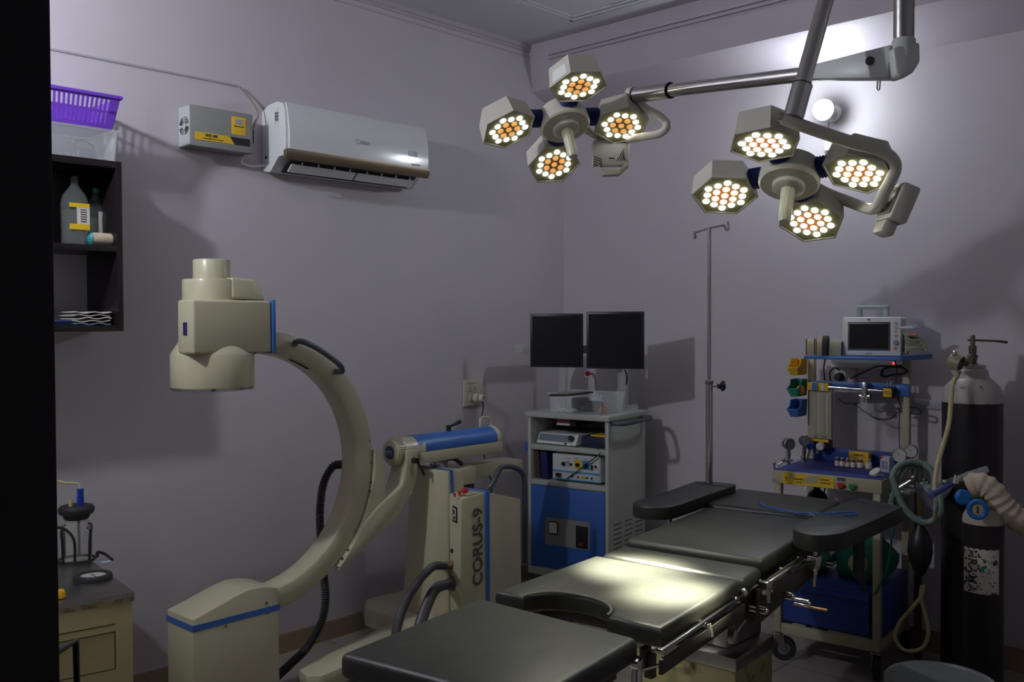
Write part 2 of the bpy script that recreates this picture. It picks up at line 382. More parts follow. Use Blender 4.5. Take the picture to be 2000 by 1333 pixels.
# ================================================================ SWITCH SOCKET on left wall
t = thing('power_socket', 'cream switch and socket plate on the left wall above the blue arm', 'socket', (0, -.8, 1.07))
a = L(903, 742); b = L(941, 792)
obj('plate', MB().box((0, a.y, 1.07), (.012, b.y, 1.218), .004), mat('ivory_plastic', (.58, .55, .42), .35), t)
hs = MB()
for dy, dz in ((.045, .10), (.037, .085), (.053, .085), (.085, .10), (.085, .09)): hs.cyl((.0118, a.y+dy, 1.07+dz), (.0128, a.y+dy, 1.07+dz), .003, n=8)
hs.box((.0118, a.y+.03, 1.195), (.0128, a.y+.11, 1.197)); hs.box((.0118, a.y+.04, 1.095), (.0128, a.y+.075, 1.097))
obj('socket_holes', hs, BLACK, t)
obj('switch', MB().box((.011, a.y+.04, 1.10), (.017, a.y+.07, 1.14), .002), MATS['ivory_plastic'], t)
pc = L(934, 778, .035)
t = thing('plug', 'cream two-part plug pushed into the wall socket with a black lead', 'plug', (0, pc.y, pc.z))
pb = MB().cyl((.013, pc.y, pc.z), (.045, pc.y, pc.z), .026, .024, 24); pb.cyl((.045, pc.y+.005, pc.z), (.07, pc.y+.01, pc.z), .021, .018, 20)
obj('body', pb, MATS['ivory_plastic'], t)
pe = L(940, 818, .06)
obj('lead', MB().tube(spline([(.06, pc.y+.01, pc.z-.018), (.062, pc.y+.012, pc.z-.05), pe, L(934, 850, .1), L(944, 885, .2), L(951, 918, .25), L(960, 960, .2), (.1, -.9, .4), (.05, -.85, .1)], 6), .0035, 8), BLACK, t)

# ================================================================ OPEN WALL SHELF on the left
sd_ = .27; syr = -2.905; syl = -3.75; zt, zm, zb = 2.146, 1.833, 1.535
t = thing('storage_shelf', 'black open two-tier shelf unit fixed on the left wall', 'shelf', (0, (syr+syl)/2, zb-.02))
T = .022
obj('side_panel', MB().box((0, syr-T, zb-T), (sd_, syr, zt), .001), WOODB, t); obj('side_panel', MB().box((0, syl, zb-T), (sd_, syl+T, zt), .001), WOODB, t)
for z in (zt, zm, zb): obj('shelf_board', MB().box((0, syl+T, z-T), (sd_, syr-T, z), .001), WOODB, t)
obj('top_board', MB().box((0, syl, zt), (sd_, syr, zt+.004), .001), WOODB, t)
obj('back_panel', MB().box((0, syl+T, zm), (.005, syr-T, zt-T)), WOODB, t)
zt += .004
# box on top
bx0, bx1 = syr-.385, syr-.012
def openbox(mb, x0, y0, x1, y1, z0, z1, th=.003, flare=0):
    o = [(x0, y0), (x1, y0), (x1, y1), (x0, y1)]; cx, cy = (x0+x1)/2, (y0+y1)/2
    def ex(p, d): return (p[0]+(d if p[0] > cx else -d), p[1]+(d if p[1] > cy else -d))
    A = [(*p, z0) for p in o]; Bv = [(*ex(p, flare), z1) for p in o]; Cc = [(*ex(p, flare-th), z1) for p in o]; Dd = [(*ex(p, -th), z0+th) for p in o]
    vs = A+Bv+Cc+Dd; fs = [(3, 2, 1, 0), (12, 13, 14, 15)]
    for i in range(4):
        j = (i+1) % 4; fs += [(i, j, 4+j, 4+i), (4+i, 4+j, 8+j, 8+i), (8+i, 8+j, 12+j, 12+i)]
    return mb.add(vs, fs)
t = thing('storage_box', 'translucent plastic storage box on the black shelf under the purple basket', 'box', (.14, (bx0+bx1)/2, zt))
mb = openbox(MB(), .03, bx0, .25, bx1-.005, zt, zt+.115, .003, .008); obj('tub', mb, CLEAR, t)
rm = MB().tube([(.02, bx0-.01, zt+.115), (.26, bx0-.01, zt+.115), (.26, bx1+.004, zt+.115), (.02, bx1+.004, zt+.115)], .004, 6, closed=True); obj('rim', rm, CLEAR, t)
c = V((.17, bx1-.085, zt+.003))
mb = MB().box((c.x-.03, c.y-.038, c.z), (c.x+.03, c.y+.038, c.z+.045), .012, 3)
mb.tube(spline([c+V((.02, -.03, .04)), c+V((.02, -.055, .055)), c+V((.02, -.03, .075)), c+V((.02, .02, .065)), c+V((.02, .03, .045))], 6), .0035, 6)
mb.tube(spline([c+V((.0, -.03, .04)), c+V((.03, -.045, .06)), c+V((.03, .0, .07)), c+V((.01, .03, .055))], 6), .003, 6)
solo('cable_bundle', mb, mat('bluish_black_cable', (.04, .06, .08), .5), 'dark coiled charger bundle inside the translucent box on the shelf', 'cable')
t = thing('basket', 'purple slotted plastic basket on top of the translucent storage box', 'basket', (.14, (bx0+bx1)/2, zt+.12))
zz = zt+.120; x0, x1, y0, y1 = .03, .25, bx0+.02, bx1-.015; HB = .118; FL_ = .022
bk = MB()
def side(pa, pb, oa, ob, n):      # slotted side between bottom pa-pb and top oa-ob
    pa, pb, oa, ob = map(V, (pa, pb, oa, ob)); 
    def P(u, h): return pa.lerp(pb, u).lerp(oa.lerp(ob, u), h)
    nr = (pb-pa).cross(oa-pa).normalized()*.0025
    def quad(u0, u1, h0, h1): bk.prism([P(u0, h0), P(u1, h0), P(u1, h1), P(u0, h1)], nr)
    for h0, h1 in ((0, .12), (.48, .56), (.9, 1)): quad(0, 1, h0, h1)
    quad(0, .07, .12, .9); quad(.93, 1, .12, .9)
    for k in range(n):
        for h0, h1 in ((.12, .48), (.56, .9)):
            u = .07+.86*(k+.5)/n; quad(u, u+.86/n*.5, h0, h1)
f = FL_
bo = [(x0, y0, zz), (x1, y0, zz), (x1, y1, zz), (x0, y1, zz)]; to = [(x0-f, y0-f, zz+HB), (x1+f, y0-f, zz+HB), (x1+f, y1+f, zz+HB), (x0-f, y1+f, zz+HB)]
for i, n in enumerate((11, 19, 11, 19)): side(bo[i], bo[(i+1) % 4], to[i], to[(i+1) % 4], n)
bk.box((x0, y0, zz-.002), (x1, y1, zz+.002))
obj('body', bk, PURPLE, t)
obj('rim', MB().prism([(x0-f-.012, y0-f-.012, zz+HB), (x1+f+.012, y0-f-.012, zz+HB), (x1+f+.012, y1+f+.012, zz+HB), (x0-f-.012, y1+f+.012, zz+HB)], (0, 0, .0001)) and
    MB().tube([(x0-f-.004, y0-f-.004, zz+HB), (x1+f+.004, y0-f-.004, zz+HB), (x1+f+.004, y1+f+.004, zz+HB), (x0-f-.004, y1+f+.004, zz+HB)], .008, 8, closed=True), PURPLE, t)
# bottles on the middle board
def bottle(p, s, label, capm, lab, h=.24, r=.045, txt=''):
    t = thing('saline_bottle', label, 'bottle', p)
    prof = [(r*.9, 0), (r, .008), (r*.97, .05*s), (r, .09*s), (r, h*.60), (r*.85, h*.72), (r*.35, h*.85), (.013, h*.88), (.013, h*.93)]
    mb = MB().lathe(prof, p, (0, 0, 1), 24); mb.v = [V((p[0]+(v.x-p[0])*.75, p[1]+(v.y-p[1])*1.1, v.z)) for v in mb.v]
    obj('bottle_body', mb, CLEARS, t)
    liq = MB().lathe([(r*.82, .006), (r*.92, .012), (r*.92, h*.5)], p, (0, 0, 1), 24); liq.v = [V((p[0]+(v.x-p[0])*.72, p[1]+(v.y-p[1])*1.07, v.z)) for v in liq.v]
    obj('liquid', liq, mat('saline_liquid', (.3, .33, .28), .05, alpha=.10), t)
    obj('cap', MB().cyl((p[0], p[1], p[2]+h*.92), (p[0], p[1], p[2]+h), .015, .013), capm, t)
    X = p[0]+r*.76; l = MB().box((X, p[1]-r*.15, p[2]+h*.22), (X+.0015, p[1]+r*.85, p[2]+h*.60)); lo = obj('label', l, lab[0], t)
    if lab[1]:
        obj('label_band', MB().box((X+.0005, p[1]-r*.75, p[2]+h*.54), (X+.0022, p[1]+r*.85, p[2]+h*.60)), lab[1], lo); obj('label_band', MB().box((X+.0005, p[1]-r*.75, p[2]+h*.22), (X+.0022, p[1]+r*.85, p[2]+h*.30)), lab[1], lo)
    for k in range(6): text(txt, (X+.002, p[1]+r*.36, p[2]+h*(.34+.034*k)), (0, 1, 0), (0, 0, 1), .007, INK, lo, 'label_lettering')
q = L(147, 470, .2); bottle((.20, q.y, zm), 1, 'tall clear saline bottle with a yellow and white label on the black shelf', CLEARS, (PAPER, YLABEL), .255, .046, 'SALINE')
q = L(190, 455, .12); bottle((.115, q.y, zm), 1, 'green-capped clear bottle with a white label behind the bandage roll', GREENP, (PAPER, None), .23, .042, 'IV SET')
q = L(197, 466, .22); 
t = thing('bandage_roll', 'cream bandage roll in a teal wrapper at the right end of the middle shelf', 'bandage', (.22, q.y, zm))
obj('roll', MB().lathe([(.02, 0), (.024, .004), (.024, .076), (.02, .08)], (.22, q.y-.04, zm+.0265), (0, 1, 0), 20), BANDAGE, t)
for e in (-1, 1): obj('wrapper_end', MB().lathe([(.026, 0), (.024, .004), (.008, .012*1)], (.22, q.y+e*.040, zm+.0265), (0, e, 0), 12), mat('teal_wrap', (.03, .22, .24), .4), t)
# packets on the bottom board
q0 = L(147, 630, .24); q1 = L(218, 630, .24)
for k in range(5):
    jit = random.uniform(-.006, .006); g = MB(); gy0 = q0.y+jit; gy1 = min(q1.y+jit, syr-T-.004)
    n = 9; th = .0036
    top = [[V((.09+.15*i/4, gy0+(gy1-gy0)*j/n, zb+.0015+k*.0105+th+.003*math.sin(j*1.3+k*2)*(.5+.5*i/4)+.003)) for j in range(n+1)] for i in range(5)]
    g.sheet(top); g.sheet([[p-V((0, 0, th)) for p in r] for r in top]); 
    for e in (top[0], top[-1]): g.sheet([e, [p-V((0, 0, th)) for p in e]])
    g.sheet([[r[0] for r in top], [r[0]-V((0, 0, th)) for r in top]]); g.sheet([[r[-1] for r in top], [r[-1]-V((0, 0, th)) for r in top]])
    solo('glove_packet', g, [mat('packet_blue_edge', (.16, .33, .5), .6), PAPER, PAPER, mat('packet_grey', (.5, .47, .42), .7), PAPER][k],
         ['pale blue flat packet at the bottom of the pile on the lowest shelf', 'white flat packet second from the bottom of the lowest shelf pile', 'white flat packet in the middle of the lowest shelf pile', 'greyish flat packet second from the top of the lowest shelf pile', 'white flat packet topmost on the lowest shelf pile'][k], 'packet', 'flat packets on the lowest shelf')
q0 = L(112, 633, .24); q1 = L(143, 633, .24)
for k in range(2):
    solo('foil_packet', MB().box((.10, q0.y-.06, zb+.001+.011*k), (.235+.01*k, q1.y-.004*k, zb+.010+.011*k), .004), mat('blue_foil', (.04, .16, .45), .3) if k == 0 else mat('dark_blue_foil', (.05, .06, .2), .3),
         ['bright blue foil packet lying flat beside the white packets', 'dark blue foil packet on top of the bright blue one'][k], 'packet')

# ================================================================ SUCTION CABINET at lower left
ZT = .67; c0 = H(262, 1157, ZT); c0.z = 0; ang = R_(-9)
cx = V((math.cos(ang), math.sin(ang), 0)); cy = V((-math.sin(ang), math.cos(ang), 0))
FM = frame(c0 - cx*.56 - cy*.46, cx)      # local: x 0..0.56 (towards the room), y 0..0.46
t = thing('suction_cabinet', 'yellowed cream metal suction machine cabinet with a steel top near the left wall', 'suction machine', FM @ V((.28, .23, 0)))
obj('body', MB(FM).box((.004, .004, .03), (.556, .456, ZT-.012), .004), YCREAM, t)
lg = MB(FM); [lg.box((x, y, 0), (x+.04, y+.04, .03)) for x in (.01, .51) for y in (.01, .41)]; obj('feet', lg, RUBBER, t)
obj('top_plate', MB(FM).box((0, 0, ZT-.014), (.562, .462, ZT), .002), STEEL, t, 'stainless steel top plate')
ed = MB(FM).box((.5555, .0, ZT-.03), (.5585, .46, ZT-.014)); obj('worn_edge', ed, mat('chipped_paint', (.5, .44, .22), .35, mcol=(.12, .09, .05), mscale=30), t)
dm = MB(FM)
for a, b in (((.5562, .05, .55), (.5575, .40, .553)), ((.5562, .05, .43), (.5575, .40, .433)), ((.5562, .398, .43), (.5575, .401, .553)), ((.5562, .0, .575), (.5575, .40, .578)), ((.5562, .05, .43), (.5575, .053, .553))): dm.box(a, b)
d_ = obj('drawer', MB(FM).box((.555, .055, .435), (.5568, .396, .548)), YCREAM, t); obj('drawer_gap', dm, mat('dark_gap', (.06, .05, .02), .8), d_)
kh = MB(FM)
for y, r in ((.205, .003), (.218, .006), (.231, .003)): kh.cyl((.5562, y, .515), (.5578, y, .515), r, n=12)
obj('keyhole', kh, BLACK, d_)
def gauge_flat(c, r, parent, face=PAPER):
    g = obj('gauge', MB().lathe([(r, 0), (r, .012), (r*.93, .018), (r*.70, .018), (r*.68, .012)], c, (0, 0, 1), 40), RUBBER, parent)
    obj('dial', MB().cyl(c+V((0, 0, .008)), c+V((0, 0, .0125)), r*.69, n=32), face, g)
    obj('needle', MB().box((c.x-.022, c.y-.0015, c.z+.0128), (c.x+.022, c.y+.0015, c.z+.0135)), INK, g)
gauge_flat(H(182, 1132, ZT), .062, t, mat('dial_face', (.50, .50, .42), .3))
kn = H(118, 1170, ZT); obj('knob', MB().lathe([(.010, 0), (.016, .004), (.016, .02), (.011, .028)], kn, (0, 0, 1), 20), YELLOW, t, 'yellow knob')
lb = H(208, 1098, ZT); obj('sticker', MB().prism([lb+V(p) for p in ((-.012, -.02, .0005), (.012, -.02, .0005), (.012, .02, .0005), (-.012, .02, .0005))], (0, 0, .0008)), mat('pale_blue_sticker', (.35, .5, .6), .5), t)
jc = H(155, 1098, ZT); jc = V((jc.x-.02, jc.y, ZT))
wr = MB(); rr = .062
ring = [jc+V((rr*math.cos(a*PI/8), rr*math.sin(a*PI/8), .006)) for a in range(16)]; wr.tube(ring, .005, 8, closed=True)
for a in (0, 1, 2, 3):
    an = a*PI/2+.35; o = V((math.cos(an), math.sin(an), 0)); wr.tube(spline([jc+o*rr+V((0, 0, .004)), jc+o*(rr+.002)+V((0, 0, .08)), jc+o*(rr+.006)+V((0, 0, .118)), jc+o*(rr-.006)+V((0, 0, .128))], 5), .0052, 8)
obj('jar_holder', wr, BLACK, t)
wr = MB().tube(spline([L(108, 1030, jc.x+.07), L(130, 1037, jc.x+.08), L(145, 1058, jc.x+.08), L(146, 1100, jc.x+.08)], 6), .005, 8); obj('jar_holder', wr, BLACK, t)
# jar, standing in the holder
t = thing('suction_jar', 'clear glass suction jar with a black lid in a black wire holder', 'jar', jc)
obj('jar_body', MB().lathe([(.048, .002), (.052, .006), (.052, .13), (.046, .148), (.040, .152), (.040, .158)], jc, (0, 0, 1), 28), GLASS, t)
obj('lid', MB().lathe([(.040, .155), (.046, .165), (.048, .172), (.058, .176), (.062, .185), (.062, .196), (.056, .204), (.001, .206)], jc, (0, 0, 1), 28), RUBBER, t)
obj('dip_tube', MB().cyl(jc+V((.01, .004, .02)), jc+V((.01, .004, .16)), .005, n=10), RUBBER, t)
cb = jc+V((.012, .01, .2)); obj('connector', MB().lathe([(.013, 0), (.012, .03), (.011, .055), (.012, .058), (.012, .066)], cb, (0, 0, 1), 16), mat('blue_connector', (.01, .05, .35), .4), t)
obj('vent_stub', MB().cyl(jc+V((.005, -.022, .2)), jc+V((.005, -.022, .228)), .007, n=12), TUBEC, t)
solo('suction_tube', MB().tube(spline([cb+V((0, 0, .06)), cb+V((-.005, -.006, .085)), L(128, 944, cb.x-.03), L(105, 941, cb.x-.06), L(60, 960, cb.x-.06), L(40, 1080, cb.x-.05)], 8), .0045, 8), TUBEC, 'thin yellowish tube curving off the suction jar connector', 'tube')
solo('rubber_tube', MB().tube(spline([jc+V((.01, .07, .006)), H(185, 1086, ZT)+V((-.02, .02, .006)), H(205, 1086, ZT)+V((0, 0, .006)), H(219, 1097, ZT)+V((0, .0, .006))], 8), .0055, 8), RUBBER, 'short black rubber tube lying on the steel top behind the jar', 'tube')

# ================================================================ C-ARM X-RAY MACHINE
CA = thing('c_arm_machine', 'large cream mobile C-arm x-ray machine with a curved arm and blue stripes', 'x-ray machine', (.5, -1.7, 0))
RY, RZ, RO, RI = -2.515, .958, .554, .468
xn, xf = .575, .465                                  # near and far faces of the ring
mb = MB(); NA = 56; a0, a1 = R_(91), R_(-84)
rings = []
for i in range(NA+1):
    a = a0+(a1-a0)*i/NA; cs, sn = math.cos(a), math.sin(a)
    P = lambda r, x: (x, RY+r*cs, RZ+r*sn)
    rings.append([P(RI, xf+.006), P(RI-.004, xf+.012), P(RI-.004, xn-.012), P(RI, xn-.004), P(RI+.006, xn), P(RO-.006, xn), P(RO, xn-.006), P(RO, xf+.006), P(RO-.006, xf), P(RI+.006, xf)])
n = 10; mb.add([p for r in rings for p in r], [(i*n+k, i*n+(k+1) % n, (i+1)*n+(k+1) % n, (i+1)*n+k) for i in range(NA) for k in range(n)] + [tuple(range(n)), tuple(NA*n+k for k in range(n))])
ring_o = obj('c_ring', mb, CREAM, CA, 'curved cream ring', sharp=50)
sc = MB()
for a in (8, -2, -33): sc.cyl((xn-.001, RY+(RO-.012)*math.cos(R_(a)), RZ+(RO-.012)*math.sin(R_(a))), (xn+.002, RY+(RO-.012)*math.cos(R_(a)), RZ+(RO-.012)*math.sin(R_(a))), .005, n=12)
obj('screw', sc, STEEL, ring_o)
# dark pad under the ring
pd = MB(); pts = []
for i in range(9):
    a = R_(72-14*i/8); pts.append((xn-.02, RY+(RI-.002)*math.cos(a), RZ+(RI-.002)*math.sin(a)))
pd.tube(pts, [.002]+[.008]*7+[.002], 8); obj('cable_guard', pd, RUBBER, ring_o)
# handle on the ring
hp = [L(577, 672, xn), L(578, 668, xn+.035), L(592, 668, xn+.05), L(618, 680, xn+.05), L(645, 698, xn+.05), L(664, 714, xn+.05), L(668, 726, xn+.035), L(655, 726, xn)]
obj('ring_handle', MB().tube(spline(hp, 6), .0115, 12), GREYR, CA)
# image intensifier head
hx, hy = .52, -2.68
I = thing  # alias unused
def dshape(r, yb, n=20):     # half circle towards the camera side (-y) and box towards +y
    pts = [(hx+r*math.cos(PI+PI*k/n), hy+r*math.sin(PI+PI*k/n)) for k in range(n+1)]
    return pts + [(hx+r, yb), (hx-r, yb)]
ii = MB().lathe([(.150, 1.302), (.1525, 1.31), (.1525, 1.425), (.150, 1.430), (.119, 1.478), (.05, 1.49)], (hx, hy, 0), (0, 0, 1), 56)
head = obj('image_intensifier', ii, CREAM, CA)
obj('collimator_ring', MB().lathe([(.148, 1.292), (.153, 1.294), (.153, 1.303), (.148, 1.305)], (hx, hy, 0), (0, 0, 1), 56), CHROME, head, 'metal lower rim')
hb_ = MB()
h1 = L(377, 640, hx+.132); h2_ = L(347, 640, hx+.02); pts = [(hx-.132, -2.505), (hx+.132, -2.505), (hx+.132, h1.y), (h2_.x, h2_.y), (hx-.05, h2_.y+.078), (hx-.132, h2_.y+.165)]
hb_.prism([(x, y, 1.43) for x, y in pts], (0, 0, .197), .010, 3)
hh = obj('housing', hb_, CREAM, CA, 'cream head housing', sharp=35)
cap = MB().prism([(x, y, 1.625) for x, y in [(hx+.107*math.cos(PI+PI*k/18), hy+.107*math.sin(PI+PI*k/18)) for k in range(19)]+[(hx+.107, -2.53), (hx-.107, -2.53)]], (0, 0, .001))
cp = MB(); cp.lathe([(.107, 1.625), (.107, 1.70), (.104, 1.706), (.068, 1.707)], (hx, hy, 0), (0, 0, 1), 48)
obj('cap', cp, CREAM, hh)
cs_ = MB().hull8([(hx-.1, hy+.02, 1.632), (hx+.112, hy+.02, 1.632), (hx+.112, -2.515, 1.628), (hx-.1, -2.515, 1.628)], [(hx-.095, hy+.02, 1.712), (hx+.108, hy+.02, 1.712), (hx+.095, -2.545, 1.706), (hx-.09, -2.545, 1.706)], .010, 3)
obj('side_cover', cs_, CREAM, hh, 'cream bulging side cover')
obj('top_drum', MB().lathe([(.068, 1.705), (.068, 1.776), (.064, 1.781), (.001, 1.783)], (hx, hy, 0), (0, 0, 1), 44), CREAM, hh)
obj('end_plate', MB().box((hx-.134, -2.505, 1.426), (hx+.137, -2.490, 1.630), .003), BLUE, CA, 'blue end plate')
bdt = (V((h1.x, h1.y, 0))-V((h2_.x, h2_.y, 0))).normalized(); bdn = V((bdt.y, -bdt.x, 0)); bdc = V(((h1.x+h2_.x)/2, (h1.y+h2_.y)/2, 1.522)); obj('badge', MB(frame(bdc, bdt, y=bdn)).box((-.014, -.002, -.024), (.014, .002, .024), .001), mat('badge_blue_black', (.03, .03, .12), .3), hh, 'small dark blue badge')
# lower tube housing
tx0, tx1 = .405, .60
tp = [(-2.815, .06), (-2.815, .462), (-2.74, .482), (-2.64, .512), (-2.58, .525), (-2.52, .523), (-2.455, .505), (-2.450, .06)]
th_ = obj('tube_housing', MB().prism([(tx0, y, z) for y, z in tp], (tx1-tx0, 0, 0), .005, 2), CREAM, CA, 'boxy cream tube housing')
obj('stripe', MB().box((tx0-.0015, -2.8168, .417), (tx1+.0015, -2.448, .440), .0), BLUE, th_, 'blue stripe')
obj('base_plate', MB().box((tx0+.02, -2.79, .0), (tx1-.02, -2.48, .062), .004), DSTEEL, th_)
tc1 = H(437, 1149, .507)
obj('tube_cap', MB().lathe([(.040, 0), (.042, .004), (.042, .010), (.038, .014), (.001, .015)], (.5, tc1.y+.01, .495), V((0, -.3, 1)), 30), mat('warm_grey_disc', (.25, .24, .24), .4), th_, 'grey round cap')
sm = MB(); 
for px, py in ((441, 1224), (520, 1178), (523, 1198)):
    q = L(px, py, tx1); sm.cyl((tx1-.001, q.y, q.z), (tx1+.003, q.y, q.z), .006, n=12)
obj('screw', sm, STEEL, th_)
# carriage plate behind the ring with its fine arc, and the yoke arm
mb = MB(); arc = []
for i in range(17):
    a = R_(4-50*i/16); arc.append((RY+(RO+.001)*math.cos(a), RZ+(RO+.001)*math.sin(a)))
oa = []
lo_ = L(659, 1114, xn); k1 = L(700, 1078, xn); k2 = L(784, 1003, xn+.02); k3 = L(740, 988, xn)
plate = [(xn-.02, y, z) for y, z in arc]
tail = [(xn-.02, lo_.y, lo_.z), (xn-.02, k1.y, k1.z), (xn-.02, k2.y, k2.z), (xn-.02, k2.y+.03, k2.z+.05), (xn-.02, k3.y+.03, k3.z+.02), (xn-.02, RY+RO+.045, RZ+.02)]
cg = obj('carriage', MB().prism(plate+tail, (.035, 0, 0), .004, 2), CREAM, CA, 'cream carriage plate holding the ring', sharp=30)
sc = MB()
for px, py in ((724, 943), (722, 960), (680, 1075), (668, 1092)):
    q = L(px, py, xn+.016); sc.cyl((xn+.013, q.y, q.z), (xn+.018, q.y, q.z), .006, n=12)
obj('screw', sc, STEEL, cg)
# arm from the carriage up to the pivot hub
def quadtube(secs, bev=.008):
    mb = MB(); vs = []; 
    for s_ in secs: vs += [V(p) for p in s_]
    n = len(secs[0]); fs = [(i*n+k, i*n+(k+1) % n, (i+1)*n+(k+1) % n, (i+1)*n+k) for i in range(len(secs)-1) for k in range(n)]
    fs += [tuple(range(n))[::-1], tuple((len(secs)-1)*n+k for k in range(n))]
    bm = bmesh.new(); vv = [bm.verts.new(p) for p in vs]; [bm.faces.new([vv[i] for i in f]) for f in fs]
    bmesh.ops.recalc_face_normals(bm, faces=bm.faces)
    if bev: bmesh.ops.bevel(bm, geom=bm.edges[:], offset=bev, segments=2, affect='EDGES', profile=.5, clamp_overlap=True)
    return mb.bm(bm)
HUB = L(785, 884, .56); HY, HZ = HUB.y, HUB.z
def sec(y, z, dy, dz, x0, x1): return [(x0, y-dy, z-dz), (x1, y-dy, z-dz), (x1, y+dy, z+dz), (x0, y+dy, z+dz)]
pA = L(742, 1010, .56); pB = L(790, 965, .57)
yp = [(795, 880), (794, 914), (785, 950), (740, 990), (712, 1025), (690, 1066), (664, 1110), (700, 1077), (773, 1001), (792, 981), (806, 964), (815, 927), (817, 880)]
yq = [L(px, py, .60) for px, py in yp]
obj('yoke_arm', MB().prism([(.495, p.y, p.z) for p in yq], (.105, 0, 0), .005, 2), CREAM, CA, 'cream angled yoke arm', sharp=35)
# pivot hub facing the ring, and the blue topped horizontal arm
AD = V((0, 1, 0)); cx_ = .53
hubc = V((cx_, HY-.045, HZ))
hub = obj('pivot_hub', MB().lathe([(.048, 0), (.056, .006), (.058, .02), (.056, .045), (.062, .05), (.064, .16)], hubc, AD, 44), CREAM, CA)
kn = MB()
for k in range(36):
    a = 2*PI*k/36; kn.box((-.003, -.003, 0), (.003, .003, .030)); 
    M_ = axisframe(hubc, AD) @ Matrix.Rotation(a, 4, 'Z') @ Matrix.Translation((.058, 0, .014)); 
    for i in range(len(kn.v)-8, len(kn.v)): kn.v[i] = M_ @ kn.v[i]
obj('knurled_ring', kn, CREAM, hub)
obj('badge', MB().cyl(hubc+V((0, -.003, 0)), hubc+V((0, .002, 0)), .030, n=36), mat('badge_navy', (.02, .03, .14), .35), hub, 'round navy badge')
text('BMS', hubc+V((0, -.0042, 0)), (1, 0, 0), (0, 0, 1), .028, mat('badge_silver', (.35, .37, .42), .4), hub, 'badge_lettering')
YA0, YA1 = HY+.075, L(966, 850, .55).y
tilt = .0
tz = MB(); n = 20
prof = [(cx_+.062*math.cos(a), HZ+.004+.062*math.sin(a)) for a in [R_(-8)+R_(196)*k/n for k in range(n+1)]]
obj('arm_cover', MB().prism([(x, YA0, z) for x, z in prof], (0, YA1-YA0-.02, 0)), BLUE, CA, 'blue half-round cover on the horizontal arm', sharp=30)
obj('horizontal_arm', MB().box((cx_-.064, YA0, HZ-.058), (cx_+.065, YA1+.012, HZ-.006), .006), CREAM, CA)
obj('arm_end_cap', MB().prism([(cx_+.064*math.cos(a), YA1-.02, HZ+.004+.064*math.sin(a)) for a in [R_(-20)+R_(220)*k/n for k in range(n+1)]], (0, .028, 0), .003), CREAM, CA)
e1 = V((cx_, YA1-.0, HZ+.06)); obj('end_loop', MB().tube(spline([e1+V((0, 0, -.01)), e1+V((0, -.01, .035)), e1+V((0, -.035, .05)), e1+V((0, -.075, .045)), e1+V((0, -.08, .0))], 6), .0065, 8), CREAM, CA)
lv = L(876, 836, cx_); lv = V((cx_, lv.y, HZ+.06))
obj('lock_lever', MB().cyl(lv, lv+V((0, 0, .032)), .013, .011, 18).tube([lv+V((0, 0, .026)), lv+V((.0, .03, .031)), lv+V((0, .075, .044))], [.005, .006, .010], 10), BLACK, CA)
kb = L(811, 898, cx_+.07); obj('lock_knob', MB().cyl((cx_+.055, kb.y-.01, HZ-.035), (cx_+.095, kb.y-.01, HZ-.035), .014, .012, 18).tube([(cx_+.088, kb.y-.006, HZ-.04), (cx_+.09, kb.y+.02, HZ-.075), (cx_+.09, kb.y+.035, HZ-.105)], .005, 8), BLACK, CA)
ct = L(857, 905, cx_+.0)
CY = ct.y; CTOP = .868
obj('column_tube', MB().lathe([(.052, CTOP-.02), (.052, CTOP+.006), (.044, CTOP+.008), (.044, HZ-.055)], (cx_, CY, 0), (0, 0, 1), 36), CHROME, CA, 'chrome lifting column')
obj('brake_lever', MB().tube(spline([(cx_+.03, CY+.01, CTOP+.03), (cx_+.05, CY+.05, CTOP+.035), (cx_+.05, CY+.10, CTOP+.005)], 6), [.007]*6+[.010]*7, 10), RUBBER, CA)
# body : tall front column, lower stepped block
bx = .68
Yf = L(866, 1000, bx).y; Yr = L(905, 930, bx).y
fr = MB().hull8([(.40, Yf+.02, .2), (.44, Yf-.035, .2), (.64, Yf-.035, .2), (bx+.02, Yf+.01, .2), (bx+.02, Yr+.02, .2), (.40, Yr+.02, .2)],
               [(.43, Yf+.03, .876), (.46, Yf-.0, .872), (.65, Yf, .872), (bx, Yf+.03, .872), (bx, Yr, .868), (.43, Yr, .868)], .006, 2)
bd = obj('column_housing', fr, CREAM, CA, 'tall cream column housing', sharp=30)
sy = L(881, 960, bx).y
stp = MB().box((.42, sy-.008, .8735), (bx+.001, sy+.010, .8755)); stp.prism([(bx+.0015, sy-.008, .874), (bx+.0015, sy+.010, .874), (bx+.012, sy+.010, .745), (bx+.012, sy-.008, .745)], (.0015, 0, 0)); obj('stripe', stp, BLUE, bd, 'blue stripe')
bX = .80
y0 = L(896, 1000, bX).y; y1 = L(1018, 975, bX).y; ys = L(952, 966, bX).y
lo = [(.42, Yf+.03, .17), (.70, Yf-.0, .17), (bX, y0+.03, .17), (bX, y1, .17), (.42, y1, .17)]
hi = [(.42, Yf+.05, .775), (.70, Yf+.05, .775), (bX-.006, y0+.045, .772), (bX-.006, y1, .708), (.42, y1, .708)]
def zl(y): return .775 if y <= ys else .775-(y-ys)/(y1-ys)*.067
lo1 = [(.42, Yf+.03, .17), (.70, Yf+.02, .17), (bX, y0, .17), (bX, ys, .17), (.42, ys, .17)]
hi1 = [(.42, Yf+.05, .770), (.70, Yf+.035, .770), (bX-.004, y0+.02, .764), (bX-.004, ys, .776), (.42, ys, .776)]
obj('lower_housing', MB().hull8(lo1, hi1, .006, 2), CREAM, CA, 'stepped cream lower housing', sharp=30)
obj('rear_housing', MB().hull8([(.42, ys, .17), (bX, ys, .17), (bX, y1, .17), (.42, y1, .17)], [(.42, ys, .774), (bX-.004, ys, .774), (bX-.004, y1, .712), (.42, y1, .712)], .004, 2), CREAM, CA, 'sloping cream rear housing', sharp=30)
